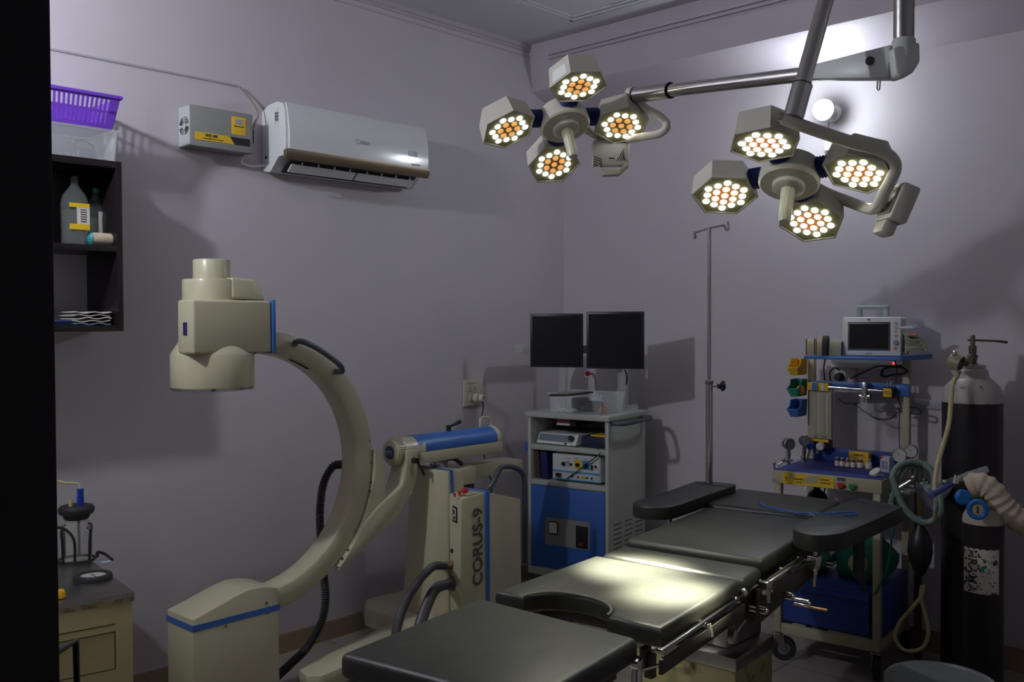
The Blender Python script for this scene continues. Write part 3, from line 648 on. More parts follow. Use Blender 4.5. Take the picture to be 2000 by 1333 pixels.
st = obj('stripe', MB().box((.42, ys-.013, .17), (bX+.0015, ys+.013, .7785), .001), BLUE, CA, 'vertical blue stripe')
text('CORUS-9', (bX+.001, L(934, 1068, bX).y, (L(934, 990, bX).z+L(934, 1146, bX).z)/2), (0, 0, 1), (0, -1, 0), .082, mat('grey_print', (.10, .10, .09), .5), CA, 'lettering', sx=1.04, bold=.0012)
sk = MB(); skc = [L(px, py, 0) for px, py in ((868, 990), (890, 993), (886, 1020), (866, 1016))]
fa = V(lo1[1]).lerp(V(hi1[1]), .8); fb = V(lo1[2]).lerp(V(hi1[2]), .8)
fn = (fb-fa).normalized(); nr = fn.cross(V((0, 0, 1))).normalized()
if nr.y > 0: nr = -nr
fc = fa.lerp(fb, .45)+nr*.004; 
FK = frame(fc+V((0, 0, .03)), fn, y=-nr, z=(0, 0, 1)) if False else None
def onface(u, z, off=.0): 
    t_ = (z-.17)/.6; a = V(lo1[1]).lerp(V(hi1[1]), t_); b = V(lo1[2]).lerp(V(hi1[2]), t_); return a.lerp(b, u)+nr*(.0035+off)
def facequad(u0, u1, z0, z1, off, th=.001):
    return MB().prism([onface(u0, z0, off), onface(u1, z0, off), onface(u1, z1, off), onface(u0, z1, off)], nr*th)
s1 = obj('warning_sticker', facequad(.16, .62, .655, .725, 0), INK, CA, 'black and white warning sticker')
obj('sticker_face', facequad(.24, .54, .664, .716, .001), PAPER, s1); obj('sticker_mark', facequad(.28, .42, .69, .71, .002), INK, s1); obj('sticker_mark', facequad(.34, .5, .668, .682, .002), INK, s1)
hc = onface(.12, .52); obj('socket_hole', MB().cyl(hc-nr*.003, hc+nr*.004, .009, n=16), BLACK, CA)
g1 = onface(.12, .46); g2 = onface(.2, .375)
ns = MB().cyl(g1-nr*.01, g1+nr*.035+V((-.01, 0, -.006)), .018, .016, 20); obj('hose_gland', ns, mat('brass_gland', (.28, .17, .09), .4, metal=.5), CA)
obj('hose_gland', MB().cyl(g2-nr*.01, g2+nr*.02, .036, .026, 24), GREYR, CA)
P_, r_ = corrug(spline([g1+nr*.03+V((-.005, 0, -.006)), D(845, 1108, 3.86), D(815, 1140, 3.75), D(793, 1175, 3.65), D(778, 1215, 3.5), D(772, 1250, 3.4), D(770, 1285, 3.35)], 10), .014, .0032, .011)
obj('hose', MB().tube(P_, r_, 12), mat('ribbed_grey', (.075, .075, .08), .45), CA, 'dark corrugated hose', sharp=12)
P_, r_ = corrug(spline([g2+nr*.02, D(852, 1150, 3.88), D(836, 1178, 3.75), D(824, 1210, 3.6), D(815, 1245, 3.45), D(808, 1290, 3.4)], 10), .018, .0042, .014)
obj('hose', MB().tube(P_, r_, 12), MATS['ribbed_grey'], CA, 'thicker grey corrugated hose', sharp=12)
bt_ = MB(); tb = obj('control_panel', MB().box((.70, Yf+.05, .771), (bX-.012, ys-.02, .7775), .002), CREAM, CA)
for i, (px, py, r, h) in enumerate(((888, 968, .008, .008), (898, 966, .009, .014), (908, 963, .016, .018))):
    q = H(px, py, .779); q.x = min(q.x, .77); mb = MB().cyl((q.x, q.y, .772), (q.x, q.y, .782+h*.5), r*.6, n=14).lathe([(r*.8, 0), (r, .002), (r, h*.6), (r*.8, h*.7)], (q.x, q.y, .78+h*.3), (0, 0, 1), 18); obj('push_button', mb, RED, tb, 'red push button')
# rear bracket and big grey handle
ra0 = L(906, 935, .5); ra1 = L(1004, 945, .5)
rb = MB().box((.42, Yr, .775), (.60, Yr+.16, .858), .006); rb.prism([(.44, Yr+.15, .79), (.44, Yr+.15, .858), (.44, ra1.y, .845), (.44, ra1.y, .79)], (.12, 0, 0), .005)
obj('rear_bracket', rb, CREAM, CA)
obj('rear_post', MB().box((.5, Yr+.10, .70), (.58, Yr+.17, .79), .004), DSTEEL, CA)
hq = [L(956, 965, .72), L(962, 945, .72), L(975, 918, .72), L(985, 912, .72), L(1005, 914, .72), L(1020, 925, .72), L(1024, 945, .72), L(1026, 1000, .72), L(1026, 1100, .72)]
hq[0] = V((.70, hq[0].y, .76)); obj('push_handle', MB().tube(spline(hq, 6), .0125, 12), GREYR, CA)
# base plate, feet and castors
bp_ = MB().hull8([(.16, -1.70, .13), (.30, -1.80, .13), (.84, -1.80, .13), (.86, -1.12, .13), (.2, -1.12, .13)], [(.17, -1.69, .212), (.30, -1.78, .212), (.83, -1.78, .212), (.85, -1.13, .212), (.21, -1.13, .212)], .015, 2)
obj('base_plate', bp_, CREAM, CA, sharp=30)
lgm = MB().hull8([(.545, -2.30, .085), (.575, -2.345, .085), (.655, -2.365, .085), (.70, -2.33, .085), (.70, -1.72, .10), (.47, -1.72, .10)], [(.54, -2.30, .148), (.572, -2.35, .15), (.66, -2.37, .15), (.705, -2.33, .15), (.70, -1.72, .19), (.47, -1.72, .19)], .012, 2)
obj('leg', lgm, CREAM, CA, 'long flat cream leg towards the camera', sharp=30)
def castor(parent, p, rw=.05, w=.03, hubm=DSTEEL, ttop=None, yaw=0):
    p = V(p); ax = V((math.cos(yaw), math.sin(yaw), 0)); f = V((-math.sin(yaw), math.cos(yaw), 0)); c = p+f*rw*.4+V((0, 0, rw))
    wo = obj('castor', MB().lathe([(rw*.5, -w/2), (rw*.93, -w/2), (rw, -w*.3), (rw, w*.3), (rw*.93, w/2), (rw*.5, w/2), (rw*.5, -w/2)], c, ax, 28), RUBBER, parent)
    obj('wheel_hub', MB().lathe([(rw*.12, -w*.52), (rw*.52, -w*.4), (rw*.52, w*.4), (rw*.12, w*.52)], c, ax, 20), mat('grey_castor_hub', (.2, .19, .18), .4), wo)
    tt = ttop if ttop else p.z+2*rw+.03
    fk = MB(); 
    for s_ in (-1, 1): fk.prism([c+ax*s_*(w*.62)+v for v in (f*-.012+V((0, 0, -.01)), f*.012+V((0, 0, -.01)), p-c+f*.02+V((0, 0, 2*rw+.012)), p-c-f*.02+V((0, 0, 2*rw+.012)))], ax*s_*.003)
    fk.box((p.x-.022, p.y-.022, p.z+2*rw+.01), (p.x+.022, p.y+.022, p.z+2*rw+.016)); fk.cyl((p.x, p.y, p.z+2*rw+.012), (p.x, p.y, tt), .009)
    obj('fork', fk, STEEL, wo); return wo
castor(CA, (.62, -2.26, 0), .028, .022, ttop=.09); castor(CA, (.30, -1.25, 0), .05, ttop=.135); castor(CA, (.76, -1.25, 0), .05, ttop=.135); castor(CA, (.3, -1.68, 0), .05, ttop=.135)
# corrugated umbilical hose looping behind the ring to the tube housing
P_, r_ = corrug(spline([L(668, 908, .44), L(650, 912, .40), L(632, 945, .38), L(625, 1000, .36), L(627, 1060, .34), L(632, 1120, .33), L(636, 1170, .33), L(628, 1215, .33), L(600, 1265, .34), L(565, 1300, .36), L(535, 1330, .38), L(505, 1375, .40), (.45, -2.45, .12)], 9), .0165, .0030, .011)
obj('umbilical_hose', MB().tube(P_, r_, 12), mat('ribbed_dark', (.05, .045, .045), .45), CA, 'long dark corrugated hose beneath the ring', sharp=12)

# ================================================================ IMAGING CART with monitors
FRc = V((.776, -.566, 0)); cX = V((.990, .141, 0)).normalized(); Wc, Dc = .507, .42
CM = frame(FRc - cX*Wc, cX); cxp = lambda x, y, z: CM @ V((x, y, z))
CT = thing('imaging_cart', 'tall grey cabinet cart with open shelves and a blue lower door in the corner', 'cart', cxp(Wc/2, Dc/2, 0))
th = .02; zb_, zt_ = .17, 1.045
obj('side_panel', MB(CM).box((0, 0, zb_), (th, Dc, zt_-.03), .002), CARTG, CT); sp = obj('side_panel', MB(CM).box((Wc-th, 0, zb_), (Wc, Dc, zt_-.03), .002), CARTG, CT)
obj('back_panel', MB(CM).box((th, Dc-.01, zb_), (Wc-th, Dc, zt_-.03)), CARTG, CT)
obj('top', MB(CM).box((-.012, -.012, zt_-.03), (Wc+.012, Dc+.01, zt_), .006, 3), CARTG, CT)
for z in (.865, .672): obj('shelf', MB(CM).box((th, .004, z-.028), (Wc-th, Dc-.01, z), .002), CARTG, CT)
obj('bottom_rail', MB(CM).box((0, -.004, zb_-.02), (Wc, Dc, zb_+.022), .002), CARTG, CT)
dp = obj('door', MB(CM).box((th+.002, -.002, zb_+.024), (Wc-th-.002, .012, .642), .002), CBLUE, CT, 'blue lower door')
iw = MB(CM).box((.115, -.004, .325), (.395, -.0025, .475)); ip = obj('meter_plate', iw, mat('meter_plate_grey', (.22, .21, .20), .45), dp)
obj('meter', MB(CM).box((.14, -.010, .385), (.20, -.004, .455), .002), BLACK, ip); obj('meter_face', MB(CM).box((.146, -.0115, .392), (.194, -.010, .449)), PAPER, ip)
obj('breaker', MB(CM).box((.315, -.014, .335), (.385, -.004, .45), .002), BLACK, ip); obj('breaker_switch', MB(CM).box((.335, -.02, .345), (.365, -.012, .365), .001), mat('dark_red', (.15, .02, .02), .4), ip)
obj('lamp', MB(CM).cyl(cxp(0, 0, 0) and (.25, -.004, .42), (.25, -.008, .42), .005), STEEL, ip)
vs_ = MB(CM)
for c in range(3):
    for r in range(6): vs_.prism([(Wc, .06+c*.12, .33+r*.026), (Wc, .14+c*.12, .33+r*.026), (Wc, .14+c*.12, .335+r*.026), (Wc, .06+c*.12, .335+r*.026)], (.0012, 0, 0))
obj('vent_slots', vs_, mat('slot_dark', (.05, .05, .045), .7), sp)
for x in (.05, Wc-.05):
    for y in (.05, Dc-.05): castor(CT, cxp(x, y, 0), .05, .028, ttop=zb_-.01, yaw=.4)
# push handle on the right side
hd = MB(CM).tube(spline([(Wc, .03, 1.005), (Wc+.05, .03, 1.005), (Wc+.072, .07, 1.005), (Wc+.078, .2, 1.008), (Wc+.072, .32, 1.01), (Wc+.05, .37, 1.01), (Wc, .37, 1.01)], 6), .0125, 12)
obj('push_handle', hd, GREYR, CT)
# posts
for x, n_ in ((.235, 'l'), (.47, 'r')): pass
pl = B(1099, 740, cxp(.2, .36, 0).y); pr = B(1215, 740, cxp(.45, .36, 0).y)
for q, zt2, w_ in ((pl, 1.29, .028), (pr, 1.285, .033)): obj('monitor_post', MB().box((q.x-w_, q.y-.012, zt_-.002), (q.x+w_, q.y+.012, zt2), .003), CARTG, CT)
kn_ = B(1150, 730, pl.y-.02); obj('stem', MB().tube(spline([V((kn_.x, kn_.y+.015, kn_.z)), V((kn_.x+.025, kn_.y+.015, kn_.z-.01)), V((kn_.x+.04, kn_.y+.015, kn_.z-.06)), V((kn_.x+.04, kn_.y+.015, zt_))], 6), .006, 8), CARTG, CT)
obj('stop_knob', MB().lathe([(.008, -.012), (.008, 0), (.016, .003), (.016, .012), (.010, .018)], kn_, (-.3, -1, .1), 20), RED, CT, 'red knob')
bt2 = cxp(-.006, .01, .85); obj('tag', MB().box(bt2-V((.012, .012, .025)), bt2+V((.008, .004, .025)), .003), BLUE, CT, 'small blue tag')
def monitor(tl, br, Z, label, q):
    c = D((tl[0]+br[0])/2, (tl[1]+br[1])/2, Z); wd = (br[0]-tl[0])*Z/F0; hg = (br[1]-tl[1])*Z/F0
    d = CAM-c; d.z = 0; d.normalize(); d = (d*.75+V((0, -1, 0))*.25).normalized(); wd /= d.dot((CAM-c).normalized())
    M = frame(c, d.cross(V((0, 0, 1)))*-1 if False else V((0, 0, 1)).cross(d)*1.0)  # x right, y away from viewer
    t = thing('monitor', label, 'monitor', c-V((0, 0, hg/2)), 'monitors on the imaging cart')
    bz = MB(M).box((-wd/2, -.0, -hg/2), (wd/2, .022, hg/2), .004); bz.hull8([(-wd*.3, .02, -hg*.3), (wd*.3, .02, -hg*.3), (wd*.3, .02, hg*.3), (-wd*.3, .02, hg*.3)], [(-wd*.2, .05, -hg*.2), (wd*.2, .05, -hg*.2), (wd*.2, .05, hg*.2), (-wd*.2, .05, hg*.2)])
    ca_ = obj('casing', bz, BLACK, t); obj('screen', MB(M).box((-wd/2+.013, -.0012, -hg/2+.016), (wd/2-.013, .0005, hg/2-.013)), SCREEN, t)
    ink = mat('dim_grey_print', (.12, .12, .13), .5)
    text('MONITOR', M @ V((-wd/2+.02, -.002, -hg/2+.008)), M.col[0].to_3d(), (0, 0, 1), .006, ink, ca_); text('LCD', M @ V((wd/2-.02, -.002, hg/2-.007)), M.col[0].to_3d(), (0, 0, 1), .006, ink, ca_) if False else None
    obj('mount', MB().box((q.x-.03, min(q.y, c.y)-.0+.012, c.z-hg*.25), (q.x+.03, max(q.y, c.y)+.012, c.z-hg*.1), .002), CARTG, t)
    return t
monitor((1035, 613), (1138, 718), 5.12, 'left one of two black monitors above the imaging cart, its screen off', pl)
monitor((1145, 609), (1257, 721), 4.98, 'right one of two black monitors above the imaging cart, slightly larger and nearer', pr)
q1_ = cxp(.455, .34, 0); solo('video_cable', MB().tube(spline([V((pr.x+.03, pr.y-.014, 1.27)), V((pr.x+.045, pr.y-.016, 1.235)), V((pr.x+.042, pr.y-.016, 1.20)), V((pr.x+.033, pr.y-.005, 1.19))], 6), .004, 8), BLACK, 'short black cable loop under the right monitor', 'cable')
# clear tub on the cart
t = thing('plastic_tub', 'clear plastic tub of small items on top of the imaging cart', 'box', cxp(.25, .13, zt_))
mb = openbox(MB(CM), .14, .02, .455, .25, zt_+.001, zt_+.105, .003, .010); obj('tub', mb, CLEAR, t)
obj('rim', MB(CM).tube([(.125, .005, zt_+.106), (.47, .005, zt_+.106), (.47, .265, zt_+.106), (.125, .265, zt_+.106)], .0035, 6, closed=True), CLEAR, t)
z0 = zt_+.0045
solo('cable_reel', MB(CM).tube([V((.33+.05*math.cos(k*.7), .16+.03*math.sin(k*.7), z0+.012+.0009*k)) for k in range(45)], .007, 6), mat('navy_rubber', (.02, .025, .045), .5), 'dark coil of rubber lead inside the clear tub', 'cable')
tt_ = thing('torch', 'orange-ended dark torch lying in the clear tub', 'torch', cxp(.40, .08, z0)); A_ = cxp(.30, .075, z0+.019); B_ = cxp(.41, .085, z0+.019); obj('barrel', MB().cyl(A_, B_, .013, .016), BLACK, tt_); obj('head', MB().cyl(B_, B_+(B_-A_)*.32, .016, .019), mat('orange_plastic', (.5, .14, .02), .4), tt_)
for (x, y, s_, lb_) in ((.18, .06, 1, 'crumpled white swab at the left end of the clear tub'), (.275, .045, .8, 'small white swab at the front of the clear tub')):
    mb = MB(CM)
    for k in range(7): mb.sph((x+random.uniform(-.022, .022)*s_, y+random.uniform(-.012, .012)*s_, z0+.010), .010, 8)
    solo('swab', mb, PAPER, lb_, 'swab')
solo('camera_case', MB(CM).box((.20, .12, z0), (.27, .22, z0+.07), .015, 3), mat('navy_rubber', (.02, .025, .045), .5), 'dark padded case at the back of the clear tub', 'case')
rq = D(1121, 759, 5.02); t = thing('remote_control', 'flat black and silver remote resting across the rim of the clear tub', 'remote control', rq)
ax_ = V((.97, .1, .05)).normalized(); Mr = frame(V((rq.x, rq.y, zt_+.1105)), ax_, z=(0, 0, 1)); obj('casing', MB(Mr).box((-.07, -.13, 0), (.05, .115, .010), .005), BLACK, t); obj('face', MB(Mr).box((-.062, -.12, .010), (.042, .1, .0125), .002), STEEL, t)
# devices on shelves
t = thing('video_recorder', 'flat cream recorder unit on the upper shelf of the imaging cart', 'recorder', cxp(.17, .15, .865))
FV = CM @ Matrix.Translation((.035, .03, .865)) @ Matrix.Rotation(R_(-4), 4, 'Z')
obj('casing', MB(FV).prism([(0, .0, .006), (0, .03, .062), (0, .30, .066), (0, .30, .006)], (.265, 0, 0), .004), WHITE, t)
obj('front_panel', MB(FV).prism([(.012, .005, .022), (.012, .024, .056), (.24, .024, .056), (.24, .005, .022)], (0, -.002, .001)), mat('blue_grey_panel', (.18, .22, .26), .4), t)
obj('knob', MB(FV).cyl((.235, .012, .042), (.235, -.008, .050), .014), BLACK, t); obj('jack', MB(FV).cyl((.2, .004, .014), (.2, -.003, .014), .005, n=10), BLACK, t)
obj('feet', MB(FV).box((.02, .03, 0), (.04, .05, .006)).box((.22, .03, 0), (.24, .05, .006)).box((.02, .25, 0), (.04, .27, .006)).box((.22, .25, 0), (.24, .27, .006)), RUBBER, t)
solo('document_box', MB(CM).box((.32, .04, .865), (.475, .26, .925), .003), mat('navy_card', (.015, .018, .05), .6), 'dark navy box at the right of the upper cart shelf', 'box')
solo('notepad', MB(CM).box((.37, .05, .926), (.47, .2, .934), .001), YLABEL, 'yellow pad lying on the dark navy box', 'notepad')
t = thing('power_unit', 'red and white slotted unit hanging under the cart top', 'power unit', cxp(.18, .06, .985))
obj('casing', MB(CM).box((.17, .03, .975), (.29, .25, 1.015), .002), BLACK, t)
obj('white_bar', MB(CM).box((.172, .026, .978), (.255, .03, .988)), PAPER, t); obj('white_bar', MB(CM).box((.172, .026, 1.007), (.255, .03, 1.013)), PAPER, t); obj('red_bar', MB(CM).box((.172, .025, .991), (.255, .03, 1.004)), mat('deep_red', (.25, .02, .04), .4), t)
t = thing('electrosurgical_unit', 'white generator with yellow and blue knob panels on the middle cart shelf', 'generator', cxp(.3, .15, .672))
FU = CM @ Matrix.Translation((.145, .025, .672)); ub = MB(FU).box((0, 0, .012), (.30, .30, .150), .004); obj('casing', ub, WHITE, t); 
obj('front_panel', MB(FU).box((.004, -.004, .014), (.296, .0, .148), .001), mat('generator_face', (.55, .57, .56), .4), t)
fpn = obj('stripe', MB(FU).box((.004, -.0055, .052), (.296, -.004, .062)), mat('light_blue_stripe', (.05, .3, .55), .4), t)
obj('bottom_edge', MB(FU).box((.0, -.0055, .012), (.3, -.004, .018)), mat('light_blue_stripe', (.05, .3, .55), .4), t)
for x, m_ in ((.165, YELLOW), (.215, mat('cyan_blue_plastic', (.02, .22, .5), .4))):
    o_ = obj('knob_plate', MB(FU).box((x-.022, -.0055, .078), (x+.022, -.004, .125)), m_, t); obj('knob', MB(FU).cyl((x, -.0055, .10), (x, -.02, .10), .011, .009), BLACK, o_)
dk = mat('dark_print', (.05, .07, .09), .5)
for x, z in ((.075, .098), (.122, .098), (.252, .098), (.275, .098), (.252, .085)): obj('knob', MB(FU).cyl((x, -.004, z), (x, -.012, z), .0065 if x > .1 else .011), BLACK, t)
for x, z in ((.105, .128), (.155, .134), (.21, .134), (.245, .132), (.1, .104), (.1, .09), (.25, .112), (.10, .112)): text('COAG' if x < .2 else 'CUT', FU @ V((x, -.005, z)), cX, (0, 0, 1), .009, dk, t, 'panel_lettering')
obj('display', MB(FU).box((.022, -.0056, .024), (.06, -.004, .045)), mat('dark_red_display', (.09, .01, .015), .2), t)
for x, m_ in ((.13, BLACK), (.165, mat('deep_red', (.25, .02, .04), .4)), (.19, YELLOW), (.205, YELLOW), (.222, BLACK), (.25, BLACK)): obj('jack', MB(FU).cyl((x, -.004, .034), (x, -.010, .034), .0055, n=12), m_, t)
pa = FU @ V((.10, -.012, .020)); pb_ = FU @ V((.31, -.02, .175)); solo('probe', MB().tube(spline([pa, pa.lerp(pb_, .5)+V((0, -.004, -.004)), pb_, cxp(.42, .02, .872)], 6), .003, 8), RUBBER, 'thin dark probe lead slanting across the white generator', 'cable')
solo('file_folder', MB(CM @ Matrix.Translation((.03, .03, .672)) @ Matrix.Rotation(R_(-7), 4, 'Y')).box((0, 0, .004), (.035, .26, .17), .002), mat('dark_brown_card', (.07, .04, .03), .6), 'dark brown folder leaning at the left of the middle cart shelf', 'folder')
solo('file_folder', MB(CM @ Matrix.Translation((.07, .03, .672)) @ Matrix.Rotation(R_(-5), 4, 'Y')).box((.002, 0, .004), (.045, .26, .165), .002), mat('navy_folder', (.012, .02, .11), .5), 'navy blue folder leaning between the brown folder and the white generator', 'folder')

# ================================================================ OPERATING TABLE
OT = thing('operating_table', 'long black padded operating table with chrome rails in the middle of the room', 'operating table', (2.2, -1.9, 0))
def pad(name, quad, z, th=.065, notch=None, bev=.018, label=None, zs=None):
    zs = zs or [z]*len(quad)
    top = [V((q[0], q[1], zz)) for q, zz in zip(quad, zs)]
    mb = MB(); lo = [p-V((0, 0, th)) for p in top]
    mb.hull8(lo, top, bev, 4); return obj(name, mb, VINYL, OT, label, sharp=60)
def XY(*pts, z=.80): return [tuple(H(px, py, z)[:2]) for px, py in pts]
# corner points are (x, y) in metres on the floor plan, feet end towards the camera
foot = [(2.062, -3.250), (2.570, -3.165), (2.500, -2.705), (1.988, -2.725)]
pad('foot_pad', foot, .80, .06)
seat0 = [(1.992, -2.668), (2.512, -2.632), (2.438, -2.128), (1.948, -2.168)]
nA, nB = V((2.085, -2.655, 0)), V((2.352, -2.637, 0)); nc = (nA+nB)/2; nr_ = (nB-nA).length/2; dv = V((-.14, .99, 0)); du = (nB-nA).normalized()
notch = [nc+du*(nr_*math.cos(PI-PI*k/16))+dv*(.105*math.sin(PI-PI*k/16)) for k in range(17)]
sq = [seat0[0]]+[(p.x, p.y) for p in notch]+[seat0[1], seat0[2], seat0[3]]
top = [V((x, y, .806)) for x, y in sq]; mb = MB(); 
bm = bmesh.new(); a = [bm.verts.new(p-V((0, 0, .055))) for p in top]; b = [bm.verts.new(p) for p in top]; nn = len(a)
bm.faces.new(a[::-1]); bm.faces.new(b); [bm.faces.new((a[i], a[(i+1) % nn], b[(i+1) % nn], b[i])) for i in range(nn)]
bmesh.ops.recalc_face_normals(bm, faces=bm.faces)
es = [e for e in bm.edges if not (1 < a.index(e.verts[0]) < 17 if e.verts[0] in a else False) and (abs(e.verts[0].co.z-e.verts[1].co.z) < 1e-4 or True)]
hz = [e for e in bm.edges if abs(e.verts[0].co.z-e.verts[1].co.z) < 1e-4]
bmesh.ops.bevel(bm, geom=hz, offset=.015, segments=3, affect='EDGES', profile=.5, clamp_overlap=True); mb.bm(bm)
seat_o = obj('seat_pad', mb, VINYL, OT, 'seat pad with a round cut-out', sharp=50)
wp = [p+V((0, 0, .806)) for p in notch]; obj('piping', MB().tube(wp, .0035, 6), mat('piping_grey', (.10, .10, .09), .4), seat_o)
pad('lumbar_pad', [(1.936, -2.133), (2.432, -2.092), (2.398, -1.925), (1.912, -1.978)], .800, .05, bev=.022)
pad('back_pad', [(1.905, -1.955), (2.388, -1.905), (2.285, -1.235), (1.812, -1.300)], .815, .055)
pad('head_pad', [(1.800, -1.288), (2.240, -1.225), (2.172, -.872), (1.722, -.902)], .826, .055)
# frames under the pads
def plan(z0, z1, pts, m_, name, label=None, bev=.003, parent=None):
    return obj(name, MB().prism([(x, y, z0) for x, y in pts], (0, 0, z1-z0), bev), m_, parent or OT, label)
plan(.700, .742, [(2.10, -3.19), (2.52, -3.12), (2.46, -2.74), (2.02, -2.76)], DSTEEL, 'foot_frame')
plan(.705, .752, [(2.01, -2.50), (2.46, -2.46), (2.40, -2.13), (1.97, -2.16)], DSTEEL, 'seat_frame')
plan(.705, .762, [(1.96, -2.08), (2.38, -2.05), (2.26, -1.25), (1.84, -1.31)], DSTEEL, 'back_frame')
plan(.735, .770, [(1.85, -1.28), (2.19, -1.22), (2.13, -.93), (1.77, -.95)], DSTEEL, 'head_frame')
def flatbar(p0, p1, hgt, th, m_, name, label=None, parent=None, up=V((0, 0, 1))):
    p0 = V(p0); p1 = V(p1); s_ = (p1-p0).cross(up).normalized()*th/2
    mb = MB().prism([p0-s_, p0+s_, p0+s_-up*hgt, p0-s_-up*hgt], p1-p0, .0015); return obj(name, mb, m_, parent or OT, label)
def rail(p0, p1, out, name='side_rail', n=3):
    p0 = V(p0); p1 = V(p1); r_ = flatbar(p0+V((0, 0, .014)), p1+V((0, 0, .014)), .011, .009, CHROME, name, 'chrome side rail')
    for k in range(n):
        q = p0.lerp(p1, (k+.12)/(n-.76)) if n > 1 else p0.lerp(p1, .5); obj('standoff', MB().cyl(q, q-V(out)*.035, .008, n=12), CHROME, r_)
    return r_
ro = V((.985, .15, 0))
rail(H(1290, 1281, .757), H(1453, 1169, .757), ro); rail(H(1502, 1144, .765), H(1583, 1091, .765), ro)
lo_ = V((-.985, -.15, 0))
rail((1.955, -2.62, .72), (1.905, -2.20, .72), lo_); rail((1.865, -1.98, .72), (1.755, -1.32, .72), lo_); rail((1.74, -1.25, .745), (1.68, -.93, .745), lo_, n=2)
# dark side plates under the rails
flatbar(H(1290, 1290, .745), H(1452, 1179, .745), .036, .010, DSTEEL, 'side_plate', 'dark side plate')
sa_, sb_ = H(1482, 1152, .755), H(1592, 1096, .755); obj('side_plate', MB().prism([sa_, sb_, sb_-V((0, 0, .045)), sa_-V((0, 0, .105))], (-.012, 0, 0), .0015), DSTEEL, OT, 'dark tapering side plate')
obj('hinge_plate', MB().prism([H(1455, 1160, .755), H(1483, 1142, .765), H(1483, 1215, .64), H(1440, 1222, .63), H(1420, 1210, .66)], (-.012, 0, 0), .002), DSTEEL, OT)
flatbar((1.97, -2.62, .70), (1.93, -2.20, .70), .085, .010, DSTEEL, 'side_plate'); flatbar((1.88, -1.95, .70), (1.79, -1.35, .70), .12, .010, DSTEEL, 'side_plate')
# fine steel strip under the seat pad edge
sp_ = MB().tube([H(1275, 1272, .762), H(1425, 1176, .762)], .004, 6); obj('edge_strip', sp_, mat('brass_strip', (.35, .30, .16), .3, metal=1), OT)
obj('edge_strip', MB().tube([H(1500, 1133, .775), H(1578, 1080, .775)], .004, 6), MATS['brass_strip'], OT)
# clamps, pins and levers
def pins(px0, py0, px1, py1, z, name='locking_pin', r=.006, gap=.013, double=True):
    p0, p1 = H(px0, py0, z), H(px1, py1, z); mb = MB().cyl(p0, p1, r, n=12); o = obj(name, mb, CHROME, OT)
    if double:
        obj('pin_bar', MB().cyl(p0-V((0, 0, gap)), p1-V((0, 0, gap)), r*.8, n=12), CHROME, o); obj('pin_tip', MB().sph(p1-V((0, 0, gap*.5)), r*1.3, 10), CHROME, o)
    return o
pins(1465, 1183, 1497, 1190, .70); pins(1520, 1156, 1548, 1162, .71); pins(1552, 1170, 1580, 1176, .70); pins(1616, 1098, 1630, 1101, .74)
obj('lift_lever', MB().cyl(H(1550, 1181, .68), H(1616, 1193, .68), .0045, n=10), mat('copper_rod', (.4, .22, .12), .4, metal=1), OT)
q = H(1450, 1166, .76); obj('end_knob', MB().sph(q+V((.004, 0, .012)), .013, 14), CHROME, OT); obj('end_knob', MB().sph(H(1437, 1172, .765), .008, 12), CHROME, OT)
q = H(1494, 1140, .768); obj('rail_clamp', MB().box(q-V((.012, .02, .03)), q+V((.018, .018, .008)), .003), CHROME, OT); obj('clamp_screw', MB().cyl(q+V((.01, 0, -.03)), q+V((.01, 0, -.055)), .007, n=12), CHROME, OT)
q = H(1382, 1219, .76); rg = MB(); [rg.tube([q+V((.004, dy, 0)), q+V((.006+.004*math.sin(dy*200), dy*1.4, -.035))], .0012, 5) for dy in (-.008, -.004, 0, .004, .008)]; obj('tied_string', rg, PAPER, OT, 'white tied string')
hk = H(1413, 1240, .66); h2 = H(1432, 1213, .66); obj('lever_head', MB().lathe([(.012, -.012), (.020, -.008), (.020, .008), (.012, .012)], hk+V((.03, 0, 0)), (1, .15, 0), 18), STEEL, OT)
obj('lever', MB().tube([hk+V((.03, 0, 0)), h2+V((.035, 0, .01))], [.010, .012], 12), CHROME, OT); obj('lever_knob', MB().sph(H(1401, 1235, .675), .008, 10), CHROME, OT)
# foot end joint and vertical bars seen under the foot pad
q = H(1244, 1296, .70); obj('foot_joint', MB().lathe([(.011, -.014), (.018, -.010), (.018, .010), (.011, .014)], q, (1, .15, 0), 18), CHROME, OT)
obj('foot_strut', MB().cyl(q+V((0, 0, -.01)), q+V((.01, -.02, -.16)), .014, n=16), CHROME, OT)
q2 = H(1290, 1300, .68); obj('cross_rod', MB().tube([q+V((0, 0, -.02)), q2, q2+V((.01, .03, 0))], .005, 8), CHROME, OT)
obj('bracket', MB().box(H(1270, 1290, .68)-V((.012, .012, .045)), H(1270, 1290, .68)+V((.012, .012, .02)), .003), DSTEEL, OT)
obj('bracket', MB().box(H(1262, 1262, .715)-V((.008, .02, .06)), H(1262, 1262, .715)+V((.01, .03, .0)), .003), DSTEEL, OT)
fr_ = H(668, 1318, .70)
obj('foot_bar', MB().prism([(2.075, -3.24, .70), (2.52, -3.165, .70), (2.515, -3.12, .70), (2.07, -3.20, .70)], (0, 0, .035), .002), mat('brown_steel', (.12, .08, .06), .45, metal=.5), OT)
obj('foot_leg', MB().cyl((2.045, -3.22, .55), (2.045, -3.22, .70), .008, n=12), CHROME, OT); 
